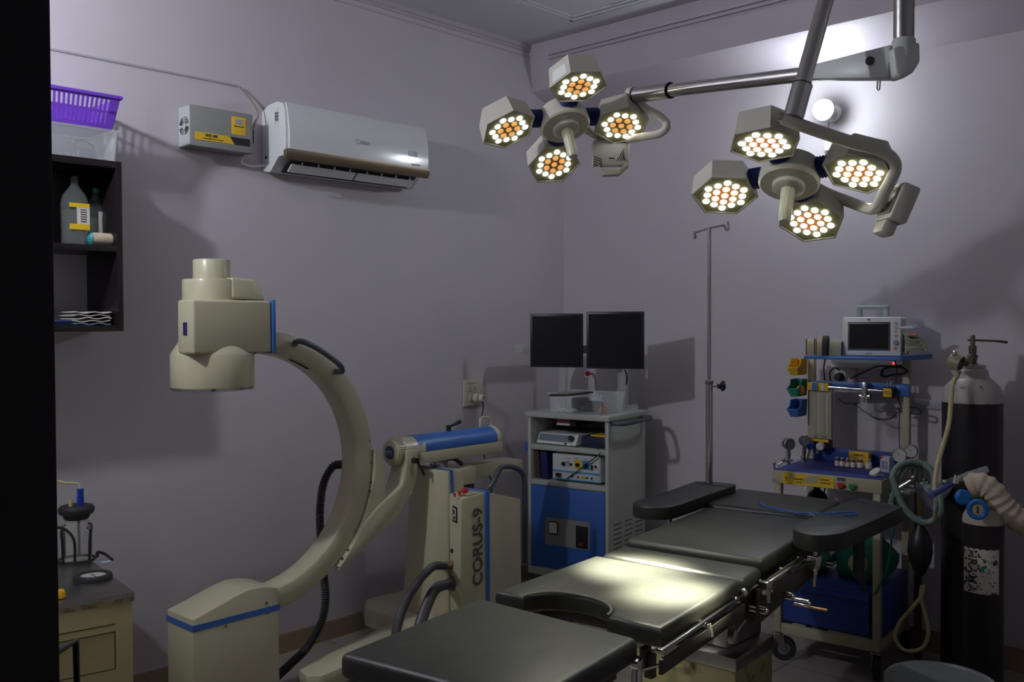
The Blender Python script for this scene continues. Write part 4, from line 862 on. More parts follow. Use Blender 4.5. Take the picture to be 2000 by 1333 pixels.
# pedestal
obj('lift_column', MB().box((1.90, -1.62, .40), (2.10, -1.38, .62), .008), STEEL, OT)
obj('column_boot', MB().box((1.86, -1.68, .60), (2.16, -1.30, .70), .01), DSTEEL, OT)
bs = plan(.03, .372, [(1.74, -1.70), (2.165, -1.68), (2.140, -1.375), (1.715, -1.395)], mat('worn_base_paint', (.34, .31, .14), .45, mcol=(.16, .13, .07), mscale=18, mr=(.56, .68)), 'pedestal_base', 'worn olive-cream pedestal box', .004)
plan(.352, .400, [(1.735, -1.706), (2.17, -1.686), (2.145, -1.370), (1.71, -1.390)], STEEL, 'base_cover', None, .004, bs)
plan(.0, .04, [(1.78, -1.66), (2.12, -1.64), (2.10, -1.41), (1.75, -1.43)], DSTEEL, 'base_foot', None, .003)
# armboards with their posts
def armboard(pts, z, th, clamp, label):
    top = [V((x, y, z)) for x, y in pts]
    o = obj('armboard', MB().hull8([p-V((0, 0, th)) for p in top], top, .024, 5), mat('armboard_vinyl', (.020, .020, .019), .4, bump=.2, bscale=14), OT, label, sharp=85)
    c = V(clamp); obj('post', MB().cyl((c.x, c.y, c.z-.05), (c.x, c.y, z-th), .009, n=14), CHROME, o)
    obj('clamp', MB().box((c.x-.018, c.y-.022, c.z-.035), (c.x+.018, c.y+.022, c.z+.012), .004), CHROME, o)
    obj('clamp_bolt', MB().cyl((c.x, c.y, c.z-.035), (c.x, c.y, c.z-.09), .008, .005, n=12), CHROME, o)
    return o
ra_ = spline([(2.330, -1.560, 0), (2.300, -1.30, 0), (2.285, -1.02, 0), (2.315, -.975, 0), (2.455, -1.03, 0), (2.48, -1.08, 0), (2.50, -1.52, 0), (2.490, -1.62, 0), (2.455, -1.675, 0), (2.40, -1.675, 0), (2.350, -1.635, 0)], 3, closed=True)
arm_r = armboard([(p.x, p.y) for p in ra_], .862, .055, H(1591, 1092, .775), 'right black armboard')
obj('seam', MB().tube([V((2.29, -1.02, .8625)), V((2.46, -1.09, .8625))], .003, 6), RUBBER, arm_r)
la_ = spline([(1.72, -1.56, 0), (1.692, -1.30, 0), (1.655, -1.08, 0), (1.67, -1.02, 0), (1.79, -.985, 0), (1.83, -1.02, 0), (1.85, -1.20, 0), (1.885, -1.52, 0), (1.87, -1.60, 0), (1.81, -1.64, 0), (1.75, -1.62, 0)], 3, closed=True)
la_ = [p+V((-.05, .0, 0)) for p in la_]
arm_l = armboard([(p.x, p.y) for p in la_], .858, .05, (1.80, -1.53, .74), 'left black armboard')
obj('seam', MB().tube([V((1.62, -1.07, .8585)), V((1.785, -1.08, .8585))], .003, 6), RUBBER, arm_l)
obj('hanging_strap', MB().box((2.405, -1.30, .66), (2.425, -1.24, .81), .004), RUBBER, arm_r); obj('hanging_strap', MB().prism([(2.41, -1.30, .66), (2.41, -1.24, .66), (2.43, -1.27, .59)], (.012, 0, 0)), RUBBER, arm_r)
# blue catheter lying on the head pad and armboard
ct_ = [H(1487, 979, .832), H(1489, 987, .832), H(1515, 994, .832), H(1555, 1002, .831), H(1590, 1004, .833), H(1620, 1003, .87), H(1668, 1001, .869), H(1670, 1005, .869), H(1650, 1007, .869)]
solo('catheter', MB().tube(spline(ct_, 6), .0028, 6), mat('catheter_blue', (.01, .12, .55), .35), 'thin blue catheter lying across the head pad and right armboard', 'tube')

# ================================================================ DRIP STAND clamped to the rail
ip_ = H(1384, 952, .86); ip_ = V((1.672, ip_.y, .70))
px_ = V((1.672, -1.06, 0)); px_ = D(1385, 950, 4.02); px_.z = .66
t = thing('drip_stand', 'chrome drip stand with two hooks rising behind the left armboard', 'drip stand', px_)
zz1 = D(1387, 745, 4.02).z; zz2 = D(1387, 447, 4.02).z
obj('outer_tube', MB().cyl(px_, V((px_.x, px_.y, zz1)), .0145, n=20), CHROME, t)
obj('inner_rod', MB().cyl(V((px_.x, px_.y, zz1-.05)), V((px_.x, px_.y, zz2)), .0085, n=16), CHROME, t)
obj('collar', MB().lathe([(.015, -.005), (.017, 0), (.017, .012), (.010, .015)], (px_.x, px_.y, zz1-.008), (0, 0, 1), 20), STEEL, t)
kz = D(1400, 754, 4.02).z; kd = CR; obj('clamp_bolt', MB().cyl(V((px_.x, px_.y, kz)), V((px_.x, px_.y, kz))+kd*.055, .004, n=10), STEEL, t)
obj('knob', MB().lathe([(.018, -.006), (.024, 0), (.024, .006), (.014, .012)], V((px_.x, px_.y, kz))+kd*.055, kd, 6).lathe([(.012, 0), (.010, .02)], V((px_.x, px_.y, kz))+kd*.035, kd, 12), BLACK, t)
def hk(s_, a, b, c_, d_, e_): return MB().tube(spline([V((px_.x, px_.y, zz2)), D(*a, 4.02+s_), D(*b, 4.02+s_), D(*c_, 4.02+s_), D(*d_, 4.02+s_), D(*e_, 4.02+s_)], 5), .0048, 8)
obj('hook', hk(0, (1362, 453), (1357, 455), (1360, 463), (1356, 464), (1354, 452)), CHROME, t)
obj('hook', hk(0, (1410, 441), (1415, 441), (1418, 449), (1423, 447), (1422, 433)), CHROME, t)
obj('rail_clamp', MB().box((px_.x-.02, px_.y-.02, .715), (px_.x+.035, px_.y+.02, .765), .003), STEEL, t)

# ================================================================ ANAESTHESIA TROLLEY
TX = V((.996, .089, 0)).normalized(); TW, TD = .47, .45
TF = frame(V((2.195, -.539, 0)) - TX*TW, TX)
def tp_(x, y, z): return TF @ V((x, y, z))
def tpix(px, py, y):            # point of the trolley frame's plane at local depth y seen at a pixel
    n = TF.col[1].to_3d(); o = tp_(0, y, 0); d = ray(px, py); return CAM + d*((o-CAM).dot(n)/d.dot(n))
AT = thing('anaesthesia_trolley', 'cream anaesthesia trolley with blue shelves, a drawer and castors by the back wall', 'medical trolley', tp_(TW/2, TD/2, 0))
TZ = .870; lw = .032
for x in (0, TW-lw): 
    obj('leg', MB(TF).box((x, 0, .13), (x+lw, lw, TZ-.05), .003), CREAMD, AT)
    obj('rear_post', MB(TF).box((x-.005 if x == 0 else x+.0, TD-lw, .13), (x+lw-.005 if x == 0 else x+lw, TD, 1.365), .003), CREAMD, AT)
ap = MB(TF).box((-.008, -.008, TZ-.062), (TW+.008, .006, TZ-.004), .003); obj('front_apron', ap, CREAMD, AT)
obj('side_apron', MB(TF).box((TW-.006, .006, TZ-.062), (TW+.008, TD, TZ-.004), .003), CREAMD, AT); obj('side_apron', MB(TF).box((-.008, .006, TZ-.062), (.006, TD, TZ-.004), .003), CREAMD, AT)
obj('work_top', MB(TF).box((-.004, -.004, TZ-.012), (TW+.004, TD, TZ), .002), mat('blue_work_mat', (.03, .045, .22), .5, mottle=.2), AT, 'dark blue work top')
obj('backsplash', MB(TF).box((.03, TD-.05, TZ), (TW+.004, TD-.038, TZ+.062), .002), BLUED, AT, 'blue backsplash')
yb_ = obj('warning_label', MB(TF).box((.045, -.0105, TZ-.060), (.275, -.0085, TZ-.012)), YLABEL, AT, 'torn yellow warning label')
tear = MB(TF).prism([(.135, -.0112, TZ-.035), (.17, -.0112, TZ-.012), (.21, -.0112, TZ-.012), (.20, -.0112, TZ-.045), (.16, -.0112, TZ-.046)], (0, -.0006, 0)); obj('torn_patch', tear, CREAMD, yb_)
obj('torn_patch', MB(TF).prism([(.075, -.0112, TZ-.03), (.082, -.0112, TZ-.012), (.095, -.0112, TZ-.012), (.092, -.0112, TZ-.030)], (0, -.0006, 0)), CREAMD, yb_)
obj('torn_flap', MB(TF).prism([(.14, -.0125, TZ-.078), (.155, -.016, TZ-.05), (.16, -.0125, TZ-.05), (.152, -.016, TZ-.076)], (0, -.0006, 0)), PAPER, yb_)
for x, z, s_, tx_ in ((.062, TZ-.036, .020, '!!'), (.118, TZ-.034, .010, 'WARNING'), (.12, TZ-.048, .007, 'DANGER'), (.235, TZ-.026, .009, 'CAUTION'), (.24, TZ-.04, .006, 'EXPLOSION RISK')): text(tx_, tp_(x, -.0118, z), TX, (0, 0, 1), s_, INK, yb_, 'label_lettering')
obj('name_plate', MB(TF).box((.29, -.0105, TZ-.022), (.325, -.008, TZ-.008)), mat('grey_nameplate', (.08, .10, .12), .4), AT)
for x, m_, n_ in ((.308, RED, 'red'), (.358, GREENB, 'green')):
    o_ = obj('indicator_bezel', MB(TF).lathe([(.018, 0), (.018, .006), (.014, .010)], (x, -.008, TZ-.040), (0, -1, 0), 24), CHROME, AT); obj('push_button', MB(TF).lathe([(.0135, .004), (.0135, .014), (.011, .017), (.001, .018)], (x, -.008, TZ-.040), (0, -1, 0), 20), m_, o_, n_+' push button')
# drawer unit
obj('drawer_housing', MB(TF).box((.012, .03, .175), (TW-.006, TD-.02, .395), .003), BLUED, AT, 'royal blue drawer cabinet')
dr_ = obj('drawer', MB(TF).box((.035, .014, .185), (TW-.05, .031, .375), .004), BLUED, AT, 'royal blue drawer')
obj('finger_lip', MB(TF).prism([(.035, .014, .352), (.035, .002, .350), (.035, .0, .340), (.035, .014, .335)], (TW-.085, 0, 0)), BLUED, dr_)
obj('drawer_shadow_gap', MB(TF).box((TW-.048, .024, .185), (TW-.043, .0305, .375)), BLACK, dr_)
fr2 = MB(TF).box((lw, .004, .125), (TW-lw, .02, .172), .002); obj('lower_rail', fr2, CREAMD, AT); obj('lower_rail', MB(TF).box((TW-.02, lw, .125), (TW-.004, TD-lw, .172), .002), CREAMD, AT); obj('lower_rail', MB(TF).box((.004, lw, .125), (.02, TD-lw, .172), .002), CREAMD, AT)
for x in (.016, TW-.016):
    for y in (.016, TD-.016): castor(AT, tp_(x, y, 0), .055, .03, ttop=.135, yaw=(AZ-PI/2-.25) if x < .1 else .5)
# upper shelf
sA, sB, sC, sD_ = V((1.772, -.385, 0)), V((2.205, -.345, 0)), V((2.235, -.055, 0)), V((1.73, -.09, 0))
SZ = 1.378
obj('top_shelf', MB().prism([(p.x, p.y, SZ-.014) for p in (sA, sB, sC, sD_)], (0, 0, .014), .002), BLUE, AT, 'blue top shelf')
obj('shelf_lip', MB().prism([(sB.x, sB.y, SZ), (sB.x-.002, sB.y+.01, SZ), (sC.x-.002, sC.y, SZ), (sC.x, sC.y, SZ)], (0, 0, .008)), BLUE, AT)
# blue crossbar with chrome rail
xa = tpix(1593, 745, TD-.035); xb = tpix(1783, 752, TD-.035)
obj('crossbar', MB(TF).box((.0, TD-.045, 1.215), (TW-.0, TD-.033, 1.25), .002), BLUE, AT, 'blue crossbar'); obj('crossbar_end', MB(TF).box((TW-.09, TD-.05, 1.195), (TW+.005, TD-.032, 1.245), .002), BLUE, AT)
text('GAS', tp_(TW-.04, TD-.0515, 1.22), TX, (0, 0, 1), .018, mat('faded_print', (.1, .2, .45), .5), AT, 'lettering')
obj('gas_manifold', MB(TF).cyl((.10, TD-.075, 1.225), (.40, TD-.075, 1.215), .009, n=14), CHROME, AT, 'chrome manifold rail')
# flowmeter block on the left post
fm = obj('flowmeter', MB(TF).box((.018, TD-.070, .955), (.125, TD-.046, 1.215), .003), mat('flowmeter_acrylic', (.50, .47, .33), .15, alpha=.75), AT, 'clear yellowish flowmeter block')
for x in (.05, .09): 
    o_ = obj('flow_tube', MB(TF).cyl((x, TD-.078, .99), (x, TD-.078, 1.20), .008, n=14), GLASS, fm); obj('scale', MB(TF).box((x+.010, TD-.0725, 1.0), (x+.016, TD-.0705, 1.19)), PAPER, o_)
hd_ = obj('flowmeter_header', MB(TF).box((.012, TD-.085, 1.205), (.115, TD-.045, 1.243), .003), YLABEL, AT, 'yellow header block'); obj('header_band', MB(TF).box((.037, TD-.087, 1.206), (.060, TD-.084, 1.242)), BLUE, hd_); obj('header_band', MB(TF).box((.082, TD-.087, 1.206), (.095, TD-.084, 1.242)), PAPER, hd_); obj('header_band', MB(TF).box((.064, TD-.087, 1.206), (.068, TD-.084, 1.242)), INK, hd_)
ft = obj('valve_block', MB(TF).box((.02, TD-.09, .93), (.125, TD-.045, .975), .003), BLACK, AT); obj('yellow_band', MB(TF).box((.022, TD-.092, .962), (.12, TD-.089, .974)), YLABEL, ft)
for x, m_ in ((.035, mat('valve_blue', (.02, .12, .45), .4)), (.085, PAPER)): obj('valve_knob', MB(TF).lathe([(.012, 0), (.020, .004), (.020, .020), (.016, .024)], (x, TD-.09, .943), (0, -1, -.1), 10), m_, ft)
obj('outlet_pipe', MB(TF).cyl((.12, TD-.07, .93), (.12, TD-.07, .955), .005, n=8).cyl((.06, TD-.07, .93), (.06, TD-.07, .90), .008, n=8), STEEL, ft)
for x, s_ in ((.05, 'O2'), (.09, 'N2O')): text(s_, tp_(x, TD-.0715, .983), TX, (0, 0, 1), .012, INK, fm)
# humidifier jar
hx_, hz_ = .285, 1.19
hb = obj('humidifier_head', MB(TF).box((hx_-.012, TD-.095, 1.17), (hx_+.012, TD-.06, 1.255), .004).cyl((hx_-.024, TD-.078, 1.19), (hx_+.024, TD-.078, 1.19), .012, n=12).cyl((hx_, TD-.078, 1.16), (hx_, TD-.078, 1.185), .026, n=24), CHROME, AT)
obj('humidifier_jar', MB(TF).lathe([(.030, 0), (.032, .004), (.032, .072), (.028, .078), (.028, .09)], (hx_, TD-.078, 1.075), (0, 0, 1), 24), GLASS, hb); obj('jar_tube', MB(TF).cyl((hx_, TD-.078, 1.05), (hx_, TD-.078, 1.16), .004, n=8), CLEAR, hb)
yk = obj('oxygen_block', MB(TF).box((.368, TD-.10, 1.185), (.418, TD-.05, 1.235), .006), BLACK, AT); obj('yellow_plate', MB(TF).box((.374, TD-.103, 1.190), (.412, TD-.099, 1.230), .003), YLABEL, yk); text('O2', tp_(.393, TD-.104, 1.21), TX, (0, 0, 1), .020, INK, yk)
for x in (.385, .40): obj('nozzle', MB(TF).cyl((x, TD-.075, 1.235), (x, TD-.075, 1.265), .004, n=8), CHROME, yk)
# gauges: left pair, right pair
def gauge(px, py, ylocal, r, ztop, parent, tilt=0, face=None, stemz=None):
    c = tpix(px, py, ylocal); d = (CAM-c); d.z = 0; d.normalize(); d = Matrix.Rotation(tilt, 3, 'Z') @ d
    g = obj('pressure_gauge', MB().lathe([(r, -.022), (r, 0), (r*1.05, .003), (r*.93, .006), (r*.9, .002)], c, d, 30), STEEL if not face else STEEL, parent)
    obj('dial', MB().cyl(c+d*.0015, c+d*.0028, r*.91, n=28), face or mat('dial_grey', (.12, .14, .14), .3), g)
    u = V((0, 0, 1)); s_ = d.cross(u); obj('needle', MB().prism([c+d*.0032+s_*-.002, c+d*.0032+s_*.002, c+d*.0032+u*r*.6+s_*r*.4], d*.0006), INK if face else PAPER, g)
    if stemz is not None: obj('stem', MB().cyl(c-d*.01-V((0, 0, r*.9)), V((c.x-d.x*.01, c.y-d.y*.01, stemz)), .008, n=12).lathe([(.011, 0), (.011, .03)], V((c.x-d.x*.01, c.y-d.y*.01, (stemz+c.z-r)/2)), (0, 0, 1), 6), STEEL, g)
    return g
gauge(1542, 868, .18, .027, 0, AT, .5, stemz=TZ-.01); gauge(1571, 861, .30, .026, 0, AT, .1, stemz=TZ-.01)
obj('tap', MB(TF).lathe([(.014, 0), (.010, .02), (.012, .026), (.006, .032), (.003, .045)], (.03, .27, TZ), (0, 0, 1), 12), STEEL, AT)
DW_ = mat('white_dial', (.55, .56, .52), .3)
gauge(1756, 890, .12, .030, 0, AT, -.1, DW_, stemz=.80); gauge(1779, 882, .26, .028, 0, AT, -.1, DW_, stemz=.80)
obj('gauge_bracket', MB(TF).box((TW, .08, .80), (TW+.10, .16, .815), .002), STEEL, AT); obj('gauge_bracket', MB(TF).box((TW, .24, .80), (TW+.11, .30, .815), .002), STEEL, AT)
vh = MB().tube([tpix(1512, 904, .0), tpix(1514, 938, .0)], .0045, 8); vo = obj('valve_handle', vh, CHROME, AT)
for px, py in ((1511, 905), (1515, 937)): obj('ball_end', MB().sph(tpix(px, py, .0), .009, 12), CHROME, vo)
ro_ = obj('valve_rod', MB().tube([tpix(1520, 909, .02), tpix(1531, 902, .05), tpix(1548, 899, .1)], .005, 8), CHROME, AT); obj('ball_end', MB().sph(tpix(1530, 898, .05), .010, 12), CHROME, ro_)
# circle-system head on the trolley's right side
am = V(tpix(1800, 940, .12)); 
ch = MB().tube([tp_(TW, .10, .79), am+V((-.04, 0, .0)), am+V((.02, .0, .003))], .010, 10); ch.sph(am+V((-.03, -.01, .01)), .014, 10).sph(am+V((.01, -.02, -.008)), .013, 10).cyl(am+V((-.02, 0, -.03)), am+V((-.02, 0, .03)), .012, n=14)
ch.cyl(am+V((.03, -.01, -.005)), am+V((.03, -.045, -.01)), .012, n=12)
obj('absorber_fitting', ch, CHROME, AT)
obj('absorber_pipe', MB().cyl(V((am.x-.01, am.y+.01, am.z-.01)), V((am.x-.01, am.y+.01, .60)), .012, n=14), mat('brass_pipe', (.35, .25, .12), .35, metal=.7), AT)
obj('support_post', MB(TF).box((TW+.03, TD-.06, .0), (TW+.06, TD-.03, .80), .003), mat('brown_post', (.09, .06, .04), .5), AT)

# things hooked on or lying on the trolley
def bin_(px0, py0, px1, py1, m_, col, lab):
    a = tpix(px0, py0, TD-.12); b = tpix(px1, py1, TD-.12); wd = .13; hh_ = (a.z-b.z)
    y0, y1 = TD-.155, TD-.034; z0 = b.z
    inv = TF.inverted(); x0 = (inv @ tpix(px0, py0, y0)).x; x1 = (inv @ tpix(px1-13, py0, y0)).x; x1 = min(x1, -.0085)
    t = thing('parts_bin', lab, 'storage bin', tp_((x0+x1)/2, (y0+y1)/2, z0), 'open plastic bins on the left post')
    mb = MB(TF)
    def wall(q): q = [V((x, y, z0+z)) for x, y, z in q]; nn_ = (q[1]-q[0]).cross(q[2]-q[0]).normalized()*.003; mb.prism(q, nn_)
    f = .012; hf = hh_*.47
    wall([(x0+f, y0+f*1.6, 0), (x1-f*.3, y0+f*1.6, 0), (x1-f*.3, y1, 0), (x0+f, y1, 0)])
    wall([(x0+f, y0+f*1.6, 0), (x1-f*.3, y0+f*1.6, 0), (x1, y0, hf), (x0, y0, hf)])
    wall([(x0+f, y1, 0), (x1-f*.3, y1, 0), (x1, y1, hh_), (x0, y1, hh_)])
    for xa_, xb_ in ((x0+f, x0), (x1-f*.3, x1)): wall([(xa_, y0+f*1.6, 0), (xa_, y1, 0), (xb_, y1, hh_), (xb_, y0+.045, hh_), (xb_, y0+.030, hf+.012), (xb_, y0, hf)])
    mb.box((x0-.003, y0-.004, z0+hf-.004), (x1+.003, y0+.004, z0+hf+.002)); mb.box((x0-.004, y0+.045, z0+hh_-.004), (x0+.002, y1, z0+hh_)); mb.box((x1-.002, y0+.045, z0+hh_-.004), (x1+.003, y1, z0+hh_))
    obj('tub', mb, m_, t); return t, x0, y0, z0
_, *yb3 = bin_(1537, 701, 1590, 734, YELLOW, 'yellow', 'yellow open-fronted plastic bin, topmost on the left trolley post')
_, *gb3 = bin_(1537, 741, 1590, 776, GREENP, 'green', 'green open-fronted plastic bin between the yellow and blue bins')
_, *bb3 = bin_(1537, 781, 1590, 816, BLUE, 'blue', 'blue open-fronted plastic bin, lowest on the left trolley post')
oc = TF @ V((gb3[0]+.045, gb3[1]+.055, gb3[2]+.046)); 
mb = MB().lathe([(.001, 0), (.018, .004), (.022, .02), (.016, .042), (.001, .048)], oc-V((0, 0, .041)), (0, 0, 1), 16); solo('rubber_ball', mb, mat('orange_plastic2', (.75, .28, .03), .4), 'small orange rubber bulb inside the green bin', 'rubber bulb')
# patient monitor
mc = D(1702, 655, 4.33); md = (V((CAM.x, CAM.y, 0))-V((mc.x, mc.y, 0))).normalized(); md = (md*.8+V((-.35, -1, 0)).normalized()*.35).normalized()
PMx = V((0, 0, 1)).cross(md)
wdt = 110*4.33/F0; PM = frame(V((mc.x, mc.y, SZ)), PMx); hP = .176
t = thing('patient_monitor', 'white patient monitor with a grey carrying handle and dark screen on the top shelf', 'patient monitor', (mc.x, mc.y, SZ))
obj('case', MB(PM).box((-wdt/2, 0, .004), (wdt/2, .11, hP), .008, 3), WHITE, t)
fz = obj('front_bezel', MB(PM).box((-wdt/2, -.006, .002), (wdt/2, .012, hP+.002), .006, 3), WHITE, t)
obj('screen_frame', MB(PM).box((-wdt/2+.025, -.008, .026), (wdt/2-.045, -.004, hP-.020), .001), mat('screen_frame_grey', (.10, .09, .10), .4), fz); obj('screen', MB(PM).box((-wdt/2+.033, -.0095, .036), (wdt/2-.053, -.0075, hP-.030)), SCREEN, fz)
for k in range(4): obj('button', MB(PM).cyl((wdt/2-.022, -.0055, hP-.026-.019*k), (wdt/2-.022, -.011, hP-.026-.019*k), .007, n=16), mat('button_grey', (.42, .42, .42), .4), fz)
obj('dial_knob', MB(PM).cyl((wdt/2-.021, -.0055, .062), (wdt/2-.021, -.018, .062), .012, .010, n=24), mat('knob_bluegrey', (.25, .27, .33), .35), fz); obj('power_button', MB(PM).cyl((wdt/2-.023, -.0055, .037), (wdt/2-.023, -.011, .037), .0075, n=16), mat('orange_button', (.75, .2, .05), .4), fz)
text('BPL', PM @ V((-.01, -.0072, hP-.010)), PMx, (0, 0, 1), .010, mat('print_blue', (.02, .08, .3), .5), fz, 'logo', bold=.0004); text('monitor', PM @ V((-.01, -.0072, .014)), PMx, (0, 0, 1), .010, INK, fz, 'lettering')
hnd = MB(PM).box((-.072, .025, hP-.005), (-.050, .055, hP+.042), .004).box((.044, .025, hP-.005), (.066, .055, hP+.042), .004).box((-.072, .022, hP+.036), (.066, .058, hP+.054), .006, 3); obj('carrying_handle', hnd, mat('pale_green_plastic', (.36, .46, .44), .35), t, 'pale grey-green carrying handle')
# lead bundle right of the monitor
LEADM = mat('lead_grey_green', (.30, .31, .22), .5)
r0 = PM @ V((wdt/2, .05, .11))
for k in range(13):
    e = tpix(1800+random.uniform(-14, 8), 676+random.uniform(-16, 10), .30+.02*random.random()); e.z = max(e.z, SZ+.02); mid = tpix(1785+k*2, 650+k*3, .31); s0 = r0+V((.0, 0, -.09+.0065*k)); mid2 = tpix(1770, 690-k*3, .27); mid2.z = max(mid2.z, SZ+.012)
    solo('patient_lead', MB().tube(spline([s0, s0.lerp(mid, .5)+V((0, 0, .012)), mid, e, mid2, s0+V((.02, -.0, -.0))], 7), .0048, 7), LEADM if k != 4 else mat('lead_pale', (.5, .5, .44), .5),
         'grey-green patient lead coiled in the bundle right of the patient monitor' if k != 4 else 'paler patient lead in the middle of the bundle beside the monitor', 'cable', 'patient leads beside the monitor')
rc = tpix(1775, 653, .30); solo('lead_connector', MB().cyl(rc, rc+V((.035, .0, -.008)), .008, n=12), RED, 'red lead connector on top of the grey lead bundle', 'connector')
cn_ = tpix(1757, 641, .25); solo('sensor_plug', MB().cyl(cn_+V((.0, 0, 0)), cn_+V((.05, .02, -.002)), .007, n=12), mat('lead_pale', (.5, .5, .44), .5), 'pale plug pushed into the right side of the patient monitor', 'plug')
# cuffs rolled on the shelf
def cuff(px, w_, r, col, lab, k, tilt):
    c = tpix(px, 680, .26); c.z = SZ; t = thing('pressure_cuff', lab, 'blood pressure cuff', c, 'rolled cuffs on the top shelf')
    dirx = (TX*math.cos(tilt)+TF.col[1].to_3d()*math.sin(tilt)).normalized(); M = frame(c, dirx); N = 22; g = []; g2 = []
    for i in range(N+1):
        a = PI*(.0+1.0*i/N); rr_ = r
        g.append([V((s_*w_/2, -r*.9*math.cos(a), max(.001, r*1.85*math.sin(a)))) for s_ in (-1, 1)]); g2.append([V((s_*w_/2, -(r*.9-.006)*math.cos(a), max(.0005, (r*1.85-.006)*math.sin(a)))) for s_ in (-1, 1)])
    mb = MB(M); mb.sheet(g); mb.sheet(g2); mb.sheet([[a[0], b[0]] for a, b in zip(g, g2)]); mb.sheet([[a[1], b[1]] for a, b in zip(g, g2)]); mb.sheet([g[0], g2[0]]); mb.sheet([g[-1], g2[-1]])
    obj('band', mb, col, t)
    e = MB(M)
    for s_ in (-1, 1): e.tube([V((s_*w_/2, -(r*.9-.003)*math.cos(PI*i/N), max(.003, (r*1.85-.003)*math.sin(PI*i/N)))) for i in range(N+1)], .0038, 6)
    obj('edging', e, RUBBER, t)
    return t
TAN = mat('tan_cuff_cloth', (.42, .34, .20), .85, bump=.2, bscale=60)
cuff(1583, .035, .042, TAN, 'tan cuff band with dark edging at the far left of the top shelf', 0, .35)
cuff(1601, .030, .043, TAN, 'tan cuff band second from the left on the top shelf', 1, .35)
cuff(1632, .055, .036, mat('greenish_cuff', (.30, .31, .20), .8), 'greenish cuff band lying nearest the patient monitor', 2, .25)
cuff(1613, .018, .050, mat('black_cuff', (.03, .02, .025), .7), 'black tall cuff strap between the tan and greenish cuffs', 3, .2)
# vials, box, swab on the work top
V0 = None
for k, (px, h, r, m_, lb) in enumerate(((1635, .042, .011, AMBER, 'leftmost'), (1645, .042, .011, AMBER, 'second from left'), (1655, .041, .010, AMBER, 'third from left, red-marked'), (1666, .042, .011, AMBER, 'fourth from left'), (1680, .045, .0135, AMBER, 'fifth from left and widest'), (1697, .044, .014, CLEAR, 'rightmost, clear instead of amber'))):
    c = tpix(px, 910, .24); c = V((c.x, c.y, TZ))
    lab_ = ('amber' if k < 5 else 'clear')+' white-labelled vial on the trolley top, '+lb
    if k in (0, 5):
        V0 = thing('vial', lab_, 'vial', c, 'vials on the trolley top')
        obj('glass_body', MB().lathe([(r*.95, 0), (r, .002), (r, h*.72), (r*.6, h*.86), (r*.55, h*.9)], c, (0, 0, 1), 20), m_, V0)
        obj('label', MB().lathe([(r*1.02, h*.10), (r*1.03, h*.11), (r*1.03, h*.62), (r*1.02, h*.63)], c, (0, 0, 1), 20), PAPER, V0)
        obj('cap', MB().lathe([(r*.62, h*.88), (r*.66, h*.9), (r*.66, h*1.02), (r*.6, h*1.03)], c, (0, 0, 1), 16), mat('cap_grey', (.45, .45, .42), .4), V0)
        if k == 0: VP = V0
    else:
        v = copytree(VP); v.location = c; s_ = r/.011; v.scale = (s_, s_, h/.042); v['label'] = lab_
        if k == 2: obj('red_mark', MB().box((c.x-.009, c.y-.0115, TZ+.022), (c.x+.004, c.y-.0095, TZ+.027)), RED, v)
        if k == 4: pass
c = tpix(1677, 893, .33); t = thing('carton', 'yellow medicine carton standing behind the vials on the trolley top', 'box', (c.x, c.y, TZ))
bM = frame((c.x, c.y, TZ), TX); obj('carton_body', MB(bM).box((-.045, 0, 0), (.045, .04, .062), .001), YLABEL, t); text('TABLETS', bM @ V((0, -.0012, .047)), TX, (0, 0, 1), .012, INK, t, 'carton_lettering')
c = tpix(1728, 905, .20); t = thing('carton', 'white medicine carton with a red corner near the right gauges', 'box', (c.x, c.y, TZ))
bM = frame((c.x, c.y, TZ), (TX+V((0, -.25, 0))).normalized()); wb = obj('carton_body', MB(bM).box((-.022, 0, 0), (.022, .04, .068), .001), mat('lilac_white_card', (.52, .50, .58), .6), t)
obj('red_corner', MB(bM).prism([(-.022, -.0008, .068), (-.022, -.0008, .052), (-.005, -.0008, .068)], (0, -.0005, 0)), RED, wb)
for k in range(5): text('INJECTION', bM @ V((0, -.001, .045-.007*k)), bM.col[0].to_3d(), (0, 0, 1), .006, mat('faded_blue_ink', (.12, .12, .3), .5), wb, 'carton_lettering')
c = tpix(1711, 924, .07); c = V((c.x, c.y, TZ)); t = thing('swab_reel', 'round white tape reel in clear wrap near the front right of the trolley top', 'tape', c)
obj('reel', MB().lathe([(.006, 0), (.022, 0), (.024, .004), (.024, .012), (.006, .012)], c+V((0, 0, .012)), (-.3, -.5, .8), 24), mat('off_white_tape', (.6, .56, .46), .6), t); obj('wrap', MB().lathe([(.03, 0), (.034, .006), (.02, .014), (.001, .015)], c, (0, 0, 1), 9), CLEAR, t)
# green cloth bundles on the drawer cabinet
def bundle(c, rx, ry, rz, lab, seed, m_=CLOTHG):
    mb = MB(); n, mm = 28, 14; vs = []
    for j in range(mm+1):
        ph = -PI/2+PI*j/mm
        for k in range(n):
            t_ = 2*PI*k/n; d = V((math.cos(ph)*math.cos(t_), math.cos(ph)*math.sin(t_), math.sin(ph)))
            f_ = 1+.30*noise.noise(d*1.6+V((seed, 0, 0)))+.10*math.sin(5*t_+seed+3*ph)+.06*noise.noise(d*6+V((0, seed, 0)))
            vs.append(V((c[0]+rx*d.x*f_, c[1]+ry*d.y*f_, max(c[2], c[2]+rz*.75+rz*d.z*f_))))
    fs = [(j*n+k, j*n+(k+1) % n, (j+1)*n+(k+1) % n, (j+1)*n+k) for j in range(mm) for k in range(n)]
    return solo('cloth_bundle', mb.add(vs, fs), m_, lab, 'cloth', sharp=80)
bz = .396
c = TF @ V((.125, .105, bz)); bundle((c.x, c.y, bz), .095, .062, .10, 'crumpled dark green cloth on the left of the blue drawer cabinet', 2.)
